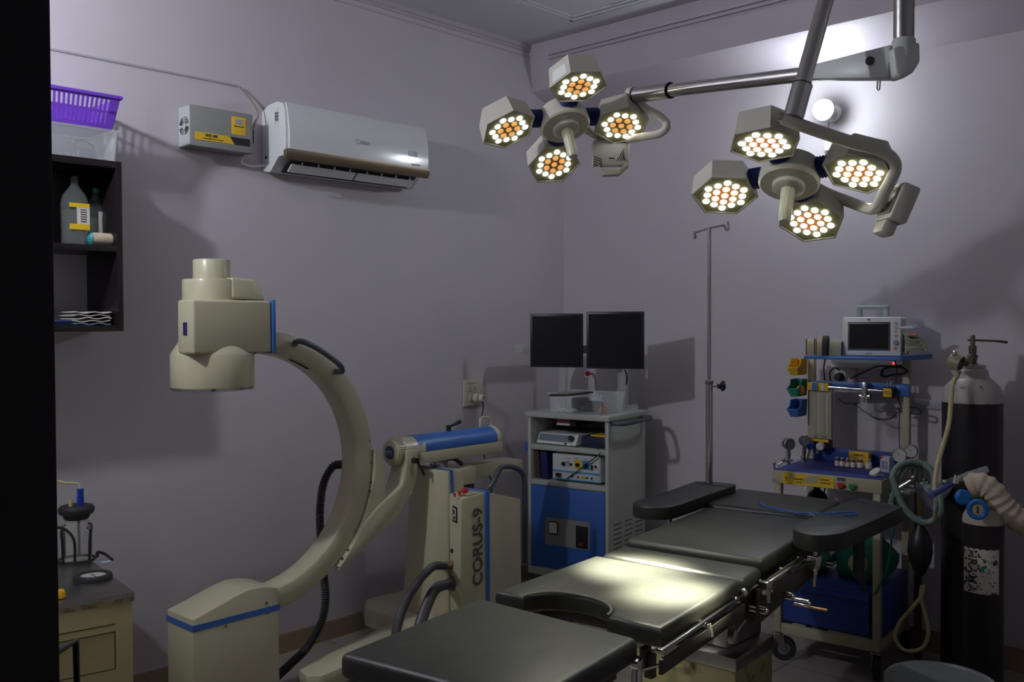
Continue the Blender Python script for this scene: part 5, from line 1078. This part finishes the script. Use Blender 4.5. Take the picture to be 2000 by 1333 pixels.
c = TF @ V((.36, .14, bz)); bundle((c.x+.005, c.y, bz), .118, .10, .120, 'large dark green cloth bundle on the right of the drawer cabinet', 5.)
c = TF @ V((.365, .06, bz+.085)); mb = MB().lathe([(.001, .05), (.025, .045), (.042, .025), (.045, 0), (.035, -.03), (.001, -.04)], (c.x, c.y, c.z), (-.1, -1, .45), 20); solo('linen_roll', mb, BEIGE, 'beige rolled linen tucked into the large green cloth bundle', 'cloth')
# loose black wires behind the frame
WB = RUBBER
def wire(pts, lab, r=.0035, m_=None, name='power_lead'): solo(name, MB().tube(spline(pts, 7), r, 7), m_ or WB, lab, 'cable')
tpw = lambda px, py, d=.40: tpix(px, py, d)
wire([tpw(1612, 700), tpw(1609, 720), tpw(1611, 744)], 'short black lead dropping from the top shelf beside the left post')
wire([tpw(1622, 745, .44), tpw(1621, 728, .44), tpw(1630, 719, .445), tpw(1640, 724, .455)], 'black lead arching into the wall plug behind the flowmeter')
wire([tpw(1660, 741, .43), tpw(1690, 726, .44), tpw(1715, 716, .44), tpw(1745, 716, .43), tpw(1775, 712, .43)], 'black lead running from the plug up to the right post')
wire([tpw(1720, 735, .43), tpw(1725, 722, .43), tpw(1745, 716, .42), tpw(1768, 722, .42), tpw(1765, 730, .42), tpw(1742, 733, .43), tpw(1725, 736, .43), tpw(1728, 720, .42), tpw(1760, 718, .42), tpw(1775, 728, .42)], 'tangled black coil of lead below the right end of the top shelf', .005)
wire([tpw(1637, 778, .42), tpw(1650, 788, .43), tpw(1668, 790, .43), tpw(1690, 805, .43), tpw(1712, 818, .43), tpw(1735, 819, .43), tpw(1748, 812, .42)], 'long black lead sagging below the crossbar to the right')
wire([tpw(1668, 790, .425), tpw(1682, 786, .42), tpw(1696, 772, .41)], 'short black lead rising to the humidifier jar')
wire([tpw(1745, 700, .42), tpw(1752, 720, .42), tpw(1750, 740, .42), tpw(1752, 770, .42), tpw(1760, 797, .42)], 'dark red lead hanging from the shelf past the yellow block', m_=mat('dark_red_wire', (.10, .02, .02), .5))
wire([tpw(1750, 800, .43), tpw(1765, 797, .43), tpw(1785, 797, .43), tpw(1798, 802, .43), tpw(1795, 810, .43), tpw(1775, 806, .43), tpw(1755, 803, .43)], 'black loop of lead behind the right post of the trolley', .0045)
wire([tpw(1590, 818, .42), tpw(1588, 840, .42), tpw(1583, 870, .40), tpw(1577, 897, .36)], 'black lead running down the left post behind the gauge')
wire([tpw(1757, 800, .42), tpw(1756, 840, .42), tpw(1757, 875, .40)], 'thin dark lead dropping to the right pressure gauge', .0025)
wire([tp_(.13, .33, .80), tpw(1610, 965, .36), tpw(1625, 985, .36), tpw(1636, 1010, .36)], 'black lead hanging beneath the blue trolley top')
# wall sockets, boxes and a lilac strip behind the trolley
c = B(1655, 737, 0); t = thing('power_socket', 'white double socket on the back wall behind the trolley frame', 'socket', (c.x, 0, c.z))
obj('plate', MB().box((c.x-.06, -.012, c.z-.04), (c.x+.05, -.0005, c.z+.045), .003), PAPER, t); c2 = B(1636, 728, -.03); obj('plug_top', MB().lathe([(.022, 0), (.018, .035), (.014, .04)], (c.x-.03, -.012, c.z), (0, -1, 0), 20), RUBBER, t, 'black plug')
c = B(1705, 708, 0); c.z = 1.335; t = thing('adapter_box', 'long white adapter box with a red light under the top shelf', 'adapter', (c.x, -.03, c.z-.02))
obj('case', MB().box((c.x-.19, -.052, c.z-.024), (c.x+.15, -.002, c.z+.022), .003), WHITE, t); rq = tpix(1742, 704, .35); obj('indicator', MB().sph((c.x+.12, -.054, c.z+.004), .0055, 10), REDLED, t, 'red light')
c = B(1762, 782, 0); solo('junction_box', MB().box((c.x-.13, -.018, c.z-.055), (c.x+.02, -.0005, c.z+.03), .003), mat('grey_white_box', (.40, .39, .40), .5), 'pale flat box on the back wall behind the humidifier jar', 'junction box')
c = B(1830, 790, 0); solo('flat_strip', MB().box((c.x-.17, -.010, c.z-.024), (c.x+.13, -.0005, c.z+.018), .002), mat('lilac_strip', (.42, .40, .46), .55), 'flat lilac strip on the back wall right of the trolley', 'flat_strip')  # thin flat box in a darker lilac than the wall paint
c = tp_(.11, .20, 0); t = thing('gas_cylinder', 'dark small gas cylinder standing under the left of the blue trolley top', 'gas cylinder', (c.x, c.y, .3965))
obj('body', MB().lathe([(.045, 0), (.05, .006), (.05, .31), (.04, .34), (.015, .36), (.015, .38)], (c.x, c.y+.03, .3965), (0, 0, 1), 24), mat('navy_black_paint', (.015, .015, .03), .4), t)

# ================================================================ BREATHING CIRCUIT
def hose(pts, r, m_, lab, amp=.0007, pitch=.009, name='breathing_hose', cat='hose', group=None):
    P_, r_ = corrug(spline(pts, 10), r, amp, pitch) if amp else (spline(pts, 10), r)
    return solo(name, MB().tube(P_, r_, 12), m_, lab, cat, group)
T_ = lambda px, py, d=.05: tpix(px, py, d)
hose([T_(1806, 946, .06), T_(1822, 955, .04), T_(1822, 925, .05), T_(1804, 908, .06), T_(1780, 903, .04), T_(1757, 910, .0), T_(1744, 928, -.03), T_(1748, 950, -.04), T_(1762, 985, -.05), T_(1785, 1012, -.05), T_(1812, 1022, -.04), T_(1834, 1005, -.03), T_(1836, 975, 0), T_(1826, 955, .03)], .0135, HOSEG, 'grey-green corrugated breathing hose looping beside the trolley')
hose([T_(1796, 940, .10), T_(1795, 915, .08), T_(1782, 910, .06), T_(1766, 920, .02), T_(1752, 945, -.01), T_(1740, 985, -.01), T_(1733, 1010, .0)], .0125, HOSEG, 'shorter grey-green hose curling inside the larger loop')
wire([T_(1738, 965, .0), T_(1745, 1000, -.03), T_(1742, 1050, -.04), T_(1733, 1110, -.04), T_(1716, 1150, -.03), T_(1708, 1162, -.02)], 'thin teal tube hanging in front of the right trolley leg', .005, mat('teal_tube', (.01, .14, .11), .4), 'gas_tube')
bc = T_(1797, 1078, -.03); t = thing('breathing_bag', 'black rubber breathing bag hanging below the grey-green hose', 'breathing bag', bc-V((0, 0, .13)))
obj('bag', MB().lathe([(.006, -.122), (.008, -.105), (.022, -.085), (.040, -.045), (.049, 0), (.046, .04), (.032, .08), (.014, .105), (.012, .125)], bc, (0, 0, 1), 28), BLACK, t)
obj('tail_ring', MB().tube([bc+V((0, .0, -.122))+V((.009*math.cos(k*PI/6), 0, .009*math.sin(k*PI/6)-.004)) for k in range(12)], .003, 6, closed=True), BLACK, t); obj('neck', MB().cyl(bc+V((0, 0, .11)), bc+V((.0, 0, .145)), .013, n=14), GREENP, t)
hose([T_(1803, 1142, -.02), T_(1799, 1165, -.03), T_(1780, 1190, -.05), T_(1758, 1215, -.06), T_(1748, 1245, -.06), T_(1762, 1268, -.06), T_(1785, 1272, -.06), T_(1805, 1262, -.05), T_(1813, 1235, -.05), T_(1808, 1205, -.04), T_(1799, 1170, -.02), T_(1801, 1142, .0)], .0075, TUBEC, 'yellow rubber tube hanging in a loop below the black bag', 0, name='rubber_tube')
# mask and airway pieces held above the small cylinder
mk = [D(1806, 968, 3.62), D(1830, 948, 3.62), D(1870, 935, 3.62), D(1905, 925, 3.6), D(1925, 918, 3.6)]
t = thing('face_mask', 'clear breathing mask with a blue cushion beside the small black cylinder', 'face mask', D(1812, 985, 3.62))
a_ = D(1812, 972, 3.62); b_ = D(1862, 940, 3.62); obj('shell', MB().lathe([(.044, 0), (.040, .03), (.030, .07), (.018, .10), (.015, .12)], a_, b_-a_, 24), CLEARS, t)
obj('cushion', MB().tube([a_+((b_-a_).normalized().orthogonal()*.040*math.cos(k*PI/10)+(b_-a_).normalized().cross((b_-a_).normalized().orthogonal())*.040*math.sin(k*PI/10)) for k in range(20)], .008, 8, closed=True), mat('clear_blue_cushion', (.12, .14, .32), .25, alpha=.25), t)
obj('blue_insert', MB().tube([a_.lerp(b_, .05), D(1840, 957, 3.6), D(1862, 945, 3.6)], [.014, .011, .005], 10), mat('deep_blue_rubber', (.008, .025, .22), .4), t, 'deep blue insert')
obj('airway_tube', MB().tube([b_, D(1895, 927, 3.6), D(1928, 917, 3.6)], .013, 12), CLEAR, t, 'clear airway tube')
cf = MB().cyl(D(1866, 945, 3.6), D(1870, 930, 3.6), .012, n=14); cf.cyl(D(1866, 928, 3.59), D(1866, 940, 3.59), .004, n=8); cf.sph(D(1845, 942, 3.6), .009, 10); obj('elbow_fitting', cf, CHROME, t)
wb_ = [D(1893, 952, 3.6), D(1912, 946, 3.58), D(1935, 958, 3.56), D(1955, 985, 3.55), D(1978, 1008, 3.54), D(2010, 1026, 3.53), D(2060, 1040, 3.5)]
P_ = spline(wb_, 8); r_ = [.036+.0035*math.sin(i*1.5)+(.008 if i > 4 else i*.002) for i in range(len(P_))]
t = solo('wrapped_hose', MB().tube(P_, r_, 20), BANDAGE, 'thick hose wrapped in cream cloth bandage at the right edge', 'hose')

# ================================================================ GAS CYLINDERS
cyl_c = V((2.475, -.27, 0))
t = thing('oxygen_cylinder', 'tall black oxygen cylinder with a scuffed pale shoulder by the back wall', 'gas cylinder', cyl_c)
R1 = .118
obj('body', MB().lathe([(R1*.8, 0), (R1, .02), (R1, 1.195)], cyl_c, (0, 0, 1), 44), TANKB, t)
obj('shoulder', MB().lathe([(R1, 1.195), (R1*.99, 1.225), (R1*.90, 1.262), (R1*.66, 1.29), (R1*.62, 1.295), (R1*.56, 1.298), (R1*.50, 1.33), (R1*.44, 1.335), (R1*.44, 1.352), (R1*.3, 1.355)], cyl_c, (0, 0, 1), 44), TANKW, t)
vb = obj('valve', MB().lathe([(.024, 1.35), (.024, 1.357), (.016, 1.36), (.018, 1.375), (.022, 1.39), (.014, 1.40), (.016, 1.41), (.016, 1.432), (.010, 1.435), (.010, 1.475), (.007, 1.478)], cyl_c, (0, 0, 1), 12), mat('aged_brass', (.16, .13, .09), .45, metal=.8), t)
k0 = V((cyl_c.x, cyl_c.y, 1.457)); obj('valve_key', MB().tube([k0-CR*.02, k0+CR*.10+V((0, 0, -.004)), k0+CR*.145+V((0, 0, -.010))], [.0045, .0045, .006], 8), mat('aged_brass', (.16, .13, .09), .45, metal=.8), vb)
gq = D(1877, 711, 3.93); obj('regulator_body', MB().cyl(V((cyl_c.x, cyl_c.y, 1.395)), gq+CR*.02, .012, n=12), MATS['aged_brass'], t)
gd = (CR*.5-_fh*.55+V((0, 0, -.25))).normalized(); rg_ = obj('regulator_gauge', MB().lathe([(.030, -.045), (.033, -.04), (.033, 0), (.030, .003), (.028, -.002)], gq, gd, 28), mat('beige_gauge', (.30, .26, .17), .4), t); obj('gauge_dial', MB().cyl(gq-gd*.003, gq+gd*.001, .028, n=24), BLACK, rg_)
g2_ = D(1866, 692, 3.93); obj('relief_knob', MB().lathe([(.006, -.006), (.011, 0), (.011, .012), (.006, .016)], g2_, (-.5, -.6, .5), 14).cyl(g2_, gq, .005, n=8), CHROME, rg_)
obj('outlet', MB().cyl(D(1874, 725, 3.93), D(1870, 735, 3.93), .008, n=12), BRONZE, rg_)
hose([D(1870, 733, 3.93), D(1861, 752, 3.9), D(1857, 790, 3.88), D(1853, 830, 3.86), D(1842, 870, 3.86), D(1832, 905, 3.84), D(1826, 940, 3.82), D(1826, 965, 3.8), D(1828, 990, 3.8), D(1826, 1012, 3.85)], .0095, TUBEC, 'long cream rubber tube hanging from the tall cylinder regulator', 0, name='rubber_tube')
sc_ = D(1920, 1090, 3.58); sc_.z = 0
t = thing('small_cylinder', 'short black gas cylinder with a torn white sticker in front of the tall one', 'gas cylinder', sc_)
R2 = .0725; obj('body', MB().lathe([(R2*.85, 0), (R2, .015), (R2, .785)], sc_, (0, 0, 1), 36), TANKB, t)
obj('shoulder', MB().lathe([(R2, .785), (R2*.97, .81), (R2*.8, .833), (R2*.5, .845), (R2*.3, .85)], sc_, (0, 0, 1), 36), mat('shoulder_offwhite', (.45, .42, .32), .4, mottle=.3, mscale=20), t)
obj('valve', MB().lathe([(.018, .845), (.018, .90), (.012, .905), (.012, .93)], sc_, (0, 0, 1), 12), MATS['aged_brass'], t)
toC = (V((CAM.x, CAM.y, 0))-V((sc_.x, sc_.y, 0))).normalized(); side_ = V((0, 0, 1)).cross(toC); 
st_ = MB(); zs_ = (1.55-(1165-622)*3.5/F0, 1.55-(1077-622)*3.5/F0); a0_ = math.atan2(toC.y, toC.x)
def onc(a, z, r): return V((sc_.x+r*math.cos(a0_+a), sc_.y+r*math.sin(a0_+a), z))
N_ = 12; A0_, A1_ = -1.05, .15+.0
g = [[onc(A0_+(A1_-A0_+.65)*i/N_, zs_[0]+(zs_[1]-zs_[0])*j+.004*math.sin(i*3.1+j*4), R2+.0012) for j in (0, 1)] for i in range(N_+1)]
so = obj('sticker', MB().sheet(g), PAPER, t, 'torn white sticker')
def curved_text(body, parent, z0, z1, amid, size, m_, nm):
    cu = bpy.data.curves.new('t', 'FONT'); cu.body = body; cu.size = size; cu.align_x = 'CENTER'; cu.align_y = 'CENTER'; cu.offset = .0008
    to = bpy.data.objects.new('t', cu); COL.objects.link(to); dg = bpy.context.evaluated_depsgraph_get(); me = bpy.data.meshes.new_from_object(to.evaluated_get(dg)); bpy.data.objects.remove(to); bpy.data.curves.remove(cu)
    mb = MB(); mb.add([onc(amid+v.co.y/R2, (z0+z1)/2-v.co.x, R2+.0022) for v in me.vertices], [tuple(q.vertices) for q in me.polygons]); bpy.data.meshes.remove(me); return obj(nm, mb, m_, parent)
so.data.materials.clear(); so.data.materials.append(mat('worn_sticker', (.52, .50, .44), .7, mcol=(.03, .03, .03), mscale=55, mr=(.56, .60)))
curved_text('HRAMA', so, zs_[0], zs_[1], -.52, .047, INK, 'lettering'); 
curved_text('-', so, zs_[0]+.01, zs_[1]+.01, .1, .09, mat('teal_ink', (.02, .25, .22), .5), 'teal_mark')
vk = mat('bright_blue_valve', (.01, .13, .42), .4)
kc = D(1881, 972, 3.50); kd_ = (-_fh+V((0, 0, .1))).normalized(); kx = MB().lathe([(.022, -.012), (.029, -.008), (.029, .008), (.024, .013), (.001, .014)], kc, kd_, 10); o_ = obj('valve_knob', kx, vk, t, 'scalloped blue knob'); obj('spindle', MB().cyl(kc-kd_*.01, V((sc_.x, sc_.y, kc.z-.01)), .007, n=10), STEEL, o_)
kc = D(1909, 996, 3.47); o_ = obj('gauge_cover', MB().tube([kc+side_*(.028*math.cos(k*PI/12))+V((0, 0, .030*math.sin(k*PI/12))) for k in range(24)], .009, 10, closed=True), vk, t, 'blue gauge cover ring'); obj('dial', MB().cyl(kc-toC*.004, kc+toC*.001, .024, n=24), BEIGE, o_); obj('needle', MB().box(kc+toC*.003-V((.002, .002, .012)), kc+toC*.003+V((.002, .002, .012))), INK, o_)
obj('gauge_stem', MB().cyl(kc-toC*.005, V((sc_.x, sc_.y, .885)), .009, n=10), MATS['aged_brass'], o_)
# steel stool/drum at the lower right
dc = V((2.695, -1.275, 0)); t = thing('steel_drum', 'round lidded galvanised steel drum at the lower right corner', 'drum', dc)
obj('body', MB().lathe([(.158, 0), (.162, .01), (.162, .30), (.158, .305)], dc, (0, 0, 1), 48), GALV, t)
obj('lid', MB().lathe([(.170, .296), (.175, .30), (.175, .322), (.170, .326), (.170, .332), (.174, .336), (.174, .348), (.168, .353), (.163, .348), (.001, .346)], dc, (0, 0, 1), 56), GALV, t, 'rimmed lid')

# ================================================================ SURGICAL LAMPS
PX, PY = D(1765, 120, 2.52).x, D(1765, 120, 2.52).y; HZ1 = D(1765, 110, 2.52).z
def hexring(r, a0=0): return [(r*math.cos(a0+k*PI/3), r*math.sin(a0+k*PI/3)) for k in range(6)]
def hexspots(s_):
    out = [(0, 0, 0)]
    for ring in (1, 2):
        for k in range(6):
            a = V((math.cos(k*PI/3), math.sin(k*PI/3), 0)); b = V((math.cos((k+1)*PI/3), math.sin((k+1)*PI/3), 0))
            for j in range(ring): q = a.lerp(b, j/ring)*ring*s_; out.append((q.x, q.y, ring))
    return out
def surgical_lamp(label, c, nrm, heads, warm, spot_t, spot_e, group=None):
    c = V(c); n = V(nrm).normalized()                       # n points the way the light shines
    t = thing('surgical_lamp', label, 'surgical lamp', c, group)
    e1 = V(heads[0]).normalized(); e1 = (e1-n*e1.dot(n)).normalized(); e2 = n.cross(e1)
    HM = Matrix((e1, e2, n)).transposed().to_4x4(); HM.translation = c
    hub = obj('hub', MB(HM).lathe([(.060, -.075), (.080, -.060), (.086, -.02), (.086, .004), (.080, .010), (.046, .010), (.045, .022), (.040, .026), (.001, .026)], (0, 0, 0), (0, 0, 1), 44), LAMPW, t)
    hd = MB(HM); N = 36; vs = []; prof = [(.020, .022), (.019, .04), (.0175, .08), (.0175, .130), (.014, .137), (.001, .138)]
    for r, h in prof:
        for k in range(N): rr_ = r*(1+(.07*(1 if k % 3 == 0 else -.3) if .03 < h < .13 else 0)); vs.append((rr_*math.cos(2*PI*k/N), rr_*math.sin(2*PI*k/N), h))
    hd.add(vs, [(j*N+k, j*N+(k+1) % N, (j+1)*N+(k+1) % N, (j+1)*N+k) for j in range(len(prof)-1) for k in range(N)]); obj('handle', hd, mat('handle_ivory', (.62, .61, .48), .3), t, 'ribbed ivory handle')
    proto = None
    for i, hv in enumerate(heads):
        hv = V(hv); hv = hv-n*hv.dot(n); rad = hv.normalized(); tan = n.cross(rad)
        tilt_ = R_(9); nn = (n*math.cos(tilt_)-rad*math.sin(tilt_)).normalized(); rr_ = nn.cross(tan)*-1; rr_ = tan.cross(nn)
        M = Matrix((rr_, tan, nn)).transposed().to_4x4(); M.translation = c+hv+n*.012
        a0 = PI/6; R0, R1_ = .099, .086; dep_ = .072
        mb = MB(M); A = hexring(.090, a0); Bq = hexring(R0, a0); Cq = hexring(R0-.006, a0)
        vs = [(x, y, -dep_) for x, y in A]+[(x, y, 0) for x, y in Bq]+[(x, y, .001) for x, y in Cq]+[(x, y, -.004) for x, y in Cq]
        fs = [tuple(range(6))[::-1], tuple(range(18, 24))]+[(j*6+k, j*6+(k+1) % 6, (j+1)*6+(k+1) % 6, (j+1)*6+k) for j in range(3) for k in range(6)]
        mb.add(vs, fs); ho = obj('lamp_head', mb, LAMPW, t, None, sharp=20)
        fc = MB(M).prism([(x, y, -.0036) for x, y in hexring(R0-.007, a0)], (0, 0, .0015)); obj('lens_plate', fc, LFACE, ho)
        pr_ = MB(M); kbest = max(range(6), key=lambda q: (M.to_3x3() @ V((math.cos(a0+(q+.5)*PI/3), math.sin(a0+(q+.5)*PI/3), 0))).dot(-_r0*.85-_fh*.5))
        if warm: obj('inner_plate', MB(M).prism([(x, y, -.0030) for x, y in hexring(.046, 0)], (0, 0, .0012)), PANO, ho, 'orange glowing inner plate')
        for k in ((0, 1, 2, 3, 4, 5) if warm else (0,)):
            am_ = a0+(k+.5)*PI/3 if warm else a0+(kbest+.5)*PI/3
            if not warm and i != 0: continue
            cq = V((math.cos(am_), math.sin(am_), 0)); tq = V((-math.sin(am_), math.cos(am_), 0))
            def PP(u, h): 
                ra = (.090+(R0-.090)*(1+h/dep_))*math.cos(PI/6)+.0006; return cq*ra+tq*u+V((0, 0, h))
            if warm: pr_.prism([PP(-.026, -.044), PP(.026, -.044), PP(.030, -.012), PP(-.030, -.012)], cq*.0006)
            else: pr_.prism([PP(-.028, -.048), PP(.028, -.048), PP(.034, -.008), PP(-.034, -.008)], cq*.0006)
        if pr_.v and not warm: obj('side_label', pr_, mat('bright_label', (.75, .78, .72), .4), ho, 'white printed side label')
        for x, y, ring in hexspots(.0298):
            m_ = (LEDY if warm else (LEDW if ring == 2 else LEDO)) if ring != 2 or not warm else LEDW
            obj('led_lens', MB(M).lathe([(.0103, 0), (.0100, .003), (.007, .005), (.001, .0055)], (x*1.0, y*1.0, -.0022), (0, 0, 1), 12), m_, ho)
        # bellows connector
        p0 = c+rad*.078-n*.034; p1 = c+hv-rad*.074-n*.034
        P_, r_ = corrug([p0, p0.lerp(p1, .5), p1], .030, .0025, .008); obj('bellows', MB().tube(P_, r_, 20), NAVY, t, 'navy blue bellows joint')
        ld = bpy.data.lights.new('spot', 'SPOT'); narrow = i % 2 == 0; ld.energy = spot_e*(1 if narrow else .04); ld.spot_size = R_(15.5 if narrow else 46); ld.spot_blend = 1.0; ld.shadow_soft_size = .045; ld.color = (1, .99, .78)
        lo = bpy.data.objects.new('beam', ld); COL.objects.link(lo); lo.parent = t
        pos = M @ V((0, 0, .012)); d_ = (V(spot_t[i % len(spot_t)])-pos).normalized(); lo.matrix_local = Matrix.Translation(pos-c) @ d_.to_track_quat('-Z', 'Y').to_matrix().to_4x4()
    return t, HM
def camvec(r, dn, f): return _r0*r+V((0, 0, -1))*dn+_fh*f
c2 = D(1541, 356, 2.75); n2 = camvec(-.215, .88, -.416).normalized()
a2 = camvec(.106, .090, .136); b2 = camvec(.158, -.015, -.113); dn2 = D(1533, 376, 2.75)-c2; 
L2, HM2 = surgical_lamp('nearer four-headed surgical lamp with all-white LEDs, right of the drip stand', c2, n2, [-a2, -b2, a2, b2], True, [(2.37, -2.38, .8), (2.2, -2.5, .8), (2.34, -2.34, .8), (2.15, -2.0, .8)], SPOT_NEAR)
c1 = D(1104, 245, 3.3); n1 = camvec(.175, .877, -.464).normalized()
a1_ = camvec(-.0327, .098, .173); b1_ = camvec(.196, -.015, .0456)
L1, HM1 = surgical_lamp('farther four-headed surgical lamp with orange inner LEDs, near the room corner', c1, n1, [-a1_, b1_, a1_, -b1_], False, [(2.12, -2.2, .8), (2.3, -2.6, .8), (2.14, -2.22, .8), (2.05, -1.9, .8)], SPOT_FAR)
# ceiling mount with both spring arms
def Zp(px, py, z_): return D(px, py, z_)
MT = thing('lamp_mount', 'chrome ceiling pole with a white jointed hub carrying both surgical lamp arms', 'ceiling mount', (PX, PY, CH))
obj('pole', MB().cyl((PX, PY, HZ1+.03), (PX, PY, CH-.02), .026, n=28), STEEL, MT, 'brushed ceiling pole'); obj('ceiling_flange', MB().lathe([(.12, -.03), (.13, -.02), (.13, 0)], (PX, PY, CH), (0, 0, 1), 36), WHITE, MT)
AW = mat('arm_white_plastic', (.60, .64, .62), .35)
hubb = [D(1745, 95, 2.52), D(1788, 88, 2.52), D(1789, 125, 2.52), D(1775, 148, 2.52), D(1750, 156, 2.52), D(1742, 150, 2.52), D(1735, 100, 2.52)]
thk = _fh*.058; obj('elbow_hub', MB().prism([p-thk*.5 for p in hubb], thk, .010, 3), AW, MT, 'white elbow hub', sharp=50)
obj('collar', MB().lathe([(.030, 0), (.030, .045), (.027, .05)], (PX, PY, HZ1-.005), (0, 0, 1), 30), AW, MT)
endp = D(1240, 185, 3.30); st0 = D(1748, 124, 2.54); dirA = (endp-st0).normalized()
def along(px, y, side=0):
    # point on the arm axis nearest to the picture column px
    lo, hi = 0., 1.2
    for _ in range(40):
        md_ = (lo+hi)/2; p = st0.lerp(endp, md_); v = p-CAM; xx = 1000+F0*v.dot(CR)/v.dot(CF)
        if xx > px: lo = md_
        else: hi = md_
    return st0.lerp(endp, lo)
hA = along(1592, 0); sN = dirA.cross(V((0, 0, 1))).normalized(); uN = sN.cross(dirA).normalized()
if uN.z < 0: uN = -uN
cover = quadtube([[hA-sN*.024-uN*.020, hA+sN*.024-uN*.020, hA+sN*.024+uN*.020, hA-sN*.024+uN*.020], [st0-sN*.030-uN*.042, st0+sN*.030-uN*.042, st0+sN*.030+uN*.045, st0-sN*.030+uN*.045]], .006)
co = obj('arm_cover', cover, AW, MT, 'tapered white arm cover'); co2 = D(1726, 117, 2.45)
obj('pivot_cap', MB().cyl(st0+dirA*.055-sN*.034+V((0, 0, .008)), st0+dirA*.055+sN*.034+V((0, 0, .008)), .0115, n=20), BLACK, co)
obj('hook', MB().tube(spline([st0+dirA*.05+V((0, 0, -.04)), st0+dirA*.055+V((.003, 0, -.062)), st0+dirA*.045+V((0, 0, -.064)), st0+dirA*.043+V((0, 0, -.04))], 5), .002, 6), STEEL, co)
obj('spring_arm', MB().cyl(hA, along(1300, 0), .0215, n=26), CHROME, MT, 'long chrome spring arm'); 
sl = along(1308, 0); obj('arm_sleeve', MB().cyl(sl, along(1243, 0), .0265, n=26), CHROME, MT); obj('sleeve_ring', MB().cyl(along(1243, 0), along(1240, 0), .0270, n=26), BLACK, MT); obj('sleeve_ring', MB().cyl(sl, along(1310, 0), .0270, n=26), BLACK, MT)
ec = D(1232, 182, 3.33); obj('arm_end_cap', MB().sph(ec, .021, 18), LAMPW, MT)
# curved yoke of the farther lamp
back1 = V(HM1 @ V((0, 0, -.05)))
y1 = [D(1244, 192, 3.31), D(1250, 200, 3.31), D(1262, 212, 3.30), D(1290, 228, 3.27), D(1303, 245, 3.25), D(1290, 260, 3.27), D(1262, 266, 3.32), D(1225, 272, 3.42), D(1195, 277, 3.46), D(1165, 265, 3.44), D(1140, 250, 3.38), back1]
obj('lamp_yoke', MB().tube(spline(y1, 8), .0140, 14), LAMPW, L1, 'curved tubular yoke')
cb1 = D(1188, 298, 3.42); BM = frame(cb1, (_r0+V((0, 0, 0))), y=_fh, z=(0, 0, 1)) 
cbx = obj('control_box', MB(BM).box((-.055, 0, -.045), (.075, .05, .045), .006), mat('pale_panel', (.55, .57, .56), .4), L1, 'white control box'); 
ck = MB(BM); 
for k in range(4): obj('print_bar', MB(BM).prism([(-.052+.0*k, -.0015, -.012-.009*k), (-.052+.03-.008*k*0, -.0015, -.036-.009*k+.012), (-.052+.03, -.0015, -.039-.009*k+.012), (-.052, -.0015, -.015-.009*k)], (0, .001, 0)), INK, cbx)
for k in range(4): obj('print_bar', MB(BM).prism([(.030+.01*k, -.0015, -.03), (.033+.01*k, -.0015, -.03), (.058, -.0015, .012-.010*k), (.055, -.0015, .012-.010*k)], (0, .001, 0)), INK, cbx)
obj('print_bar', MB(BM).box((.002, -.0015, -.022), (.022, -.0005, -.019)), INK, cbx)
obj('grip', quadtube([[(BM @ V(p)) for p in ((-.035, -.01, -.05), (-.035, .04, -.05), (-.04, .04, -.03), (-.04, -.01, -.03))], [(BM @ V(p)) for p in ((-.02, -.03, -.085), (-.02, .03, -.085), (-.03, .03, -.062), (-.03, -.03, -.062))], [(BM @ V(p)) for p in ((.04, -.03, -.082), (.04, .03, -.082), (.04, .03, -.062), (.04, -.03, -.062))], [(BM @ V(p)) for p in ((.075, -.01, -.05), (.075, .04, -.05), (.065, .04, -.035), (.065, -.01, -.035))]], .006), LAMPW, cbx)
# second arm coming down to the nearer lamp
tA = D(1665, -190, 2.62); tB = D(1549, 232, 2.50)
obj('spring_arm', MB().cyl(tA, tA.lerp(tB, .90), .0215, n=26), CHROME, MT, 'steep chrome spring arm'); obj('arm_sleeve', MB().cyl(tA.lerp(tB, .855), tB, .0265, n=26), CHROME, MT); obj('sleeve_ring', MB().cyl(tA.lerp(tB, .85), tA.lerp(tB, .854), .0270, n=26), BLACK, MT)
obj('upper_arm', MB().tube([(PX, PY, 3.02), V((tA.x, tA.y, 3.02)), tA], .030, 18), AW, MT)
ec2 = D(1528, 231, 2.5); obj('arm_end_cap', MB().cyl(ec2-CR*.012+V((0, 0, .004)), ec2+CR*.02-V((0, 0, .004)), .014, n=18), STEEL, MT)
back2 = V(HM2 @ V((0, 0, -.05)))
y2 = [ec2, D(1560, 243, 2.5), D(1600, 257, 2.51), D(1660, 277, 2.52), D(1710, 291, 2.53), D(1738, 305, 2.54), D(1749, 325, 2.56), D(1742, 348, 2.58), D(1728, 375, 2.60), D(1716, 400, 2.63), D(1700, 408, 2.72), D(1660, 395, 2.84), D(1600, 370, 2.86), back2]
obj('lamp_yoke', MB().tube(spline(y2, 8), .0165, 14), LAMPW, L2, 'curved tubular yoke')
q0_ = D(1748, 405, 2.62); ax3 = (D(1765, 362, 2.62)-D(1725, 455, 2.62)).normalized(); BM2 = frame(q0_, ax3.cross(_fh)*-1, y=_fh, z=ax3)
BM2 = Matrix((ax3.cross(_fh).normalized()*-1, _fh, ax3)).transposed().to_4x4(); BM2.translation = q0_
xs = -1 if (BM2 @ V((1, 0, 0))-q0_).dot(CR) < 0 else 1
cb2 = obj('control_box', MB(BM2).box((xs*-.020, -.055, -.045), (xs*.030, .055, .062), .008), LAMPW, L2, 'tilted cream control box')
obj('grip', MB(BM2).box((xs*-.022, -.035, -.085), (xs*.018, .035, -.045), .010), LAMPW, cb2); obj('switch_plate', MB(BM2).box((xs*-.024, -.045, -.03), (xs*-.020, .045, .045), .002), STEEL, cb2)
obj('link', MB().tube([D(1712, 398, 2.62), q0_], .012, 10), STEEL, L2)
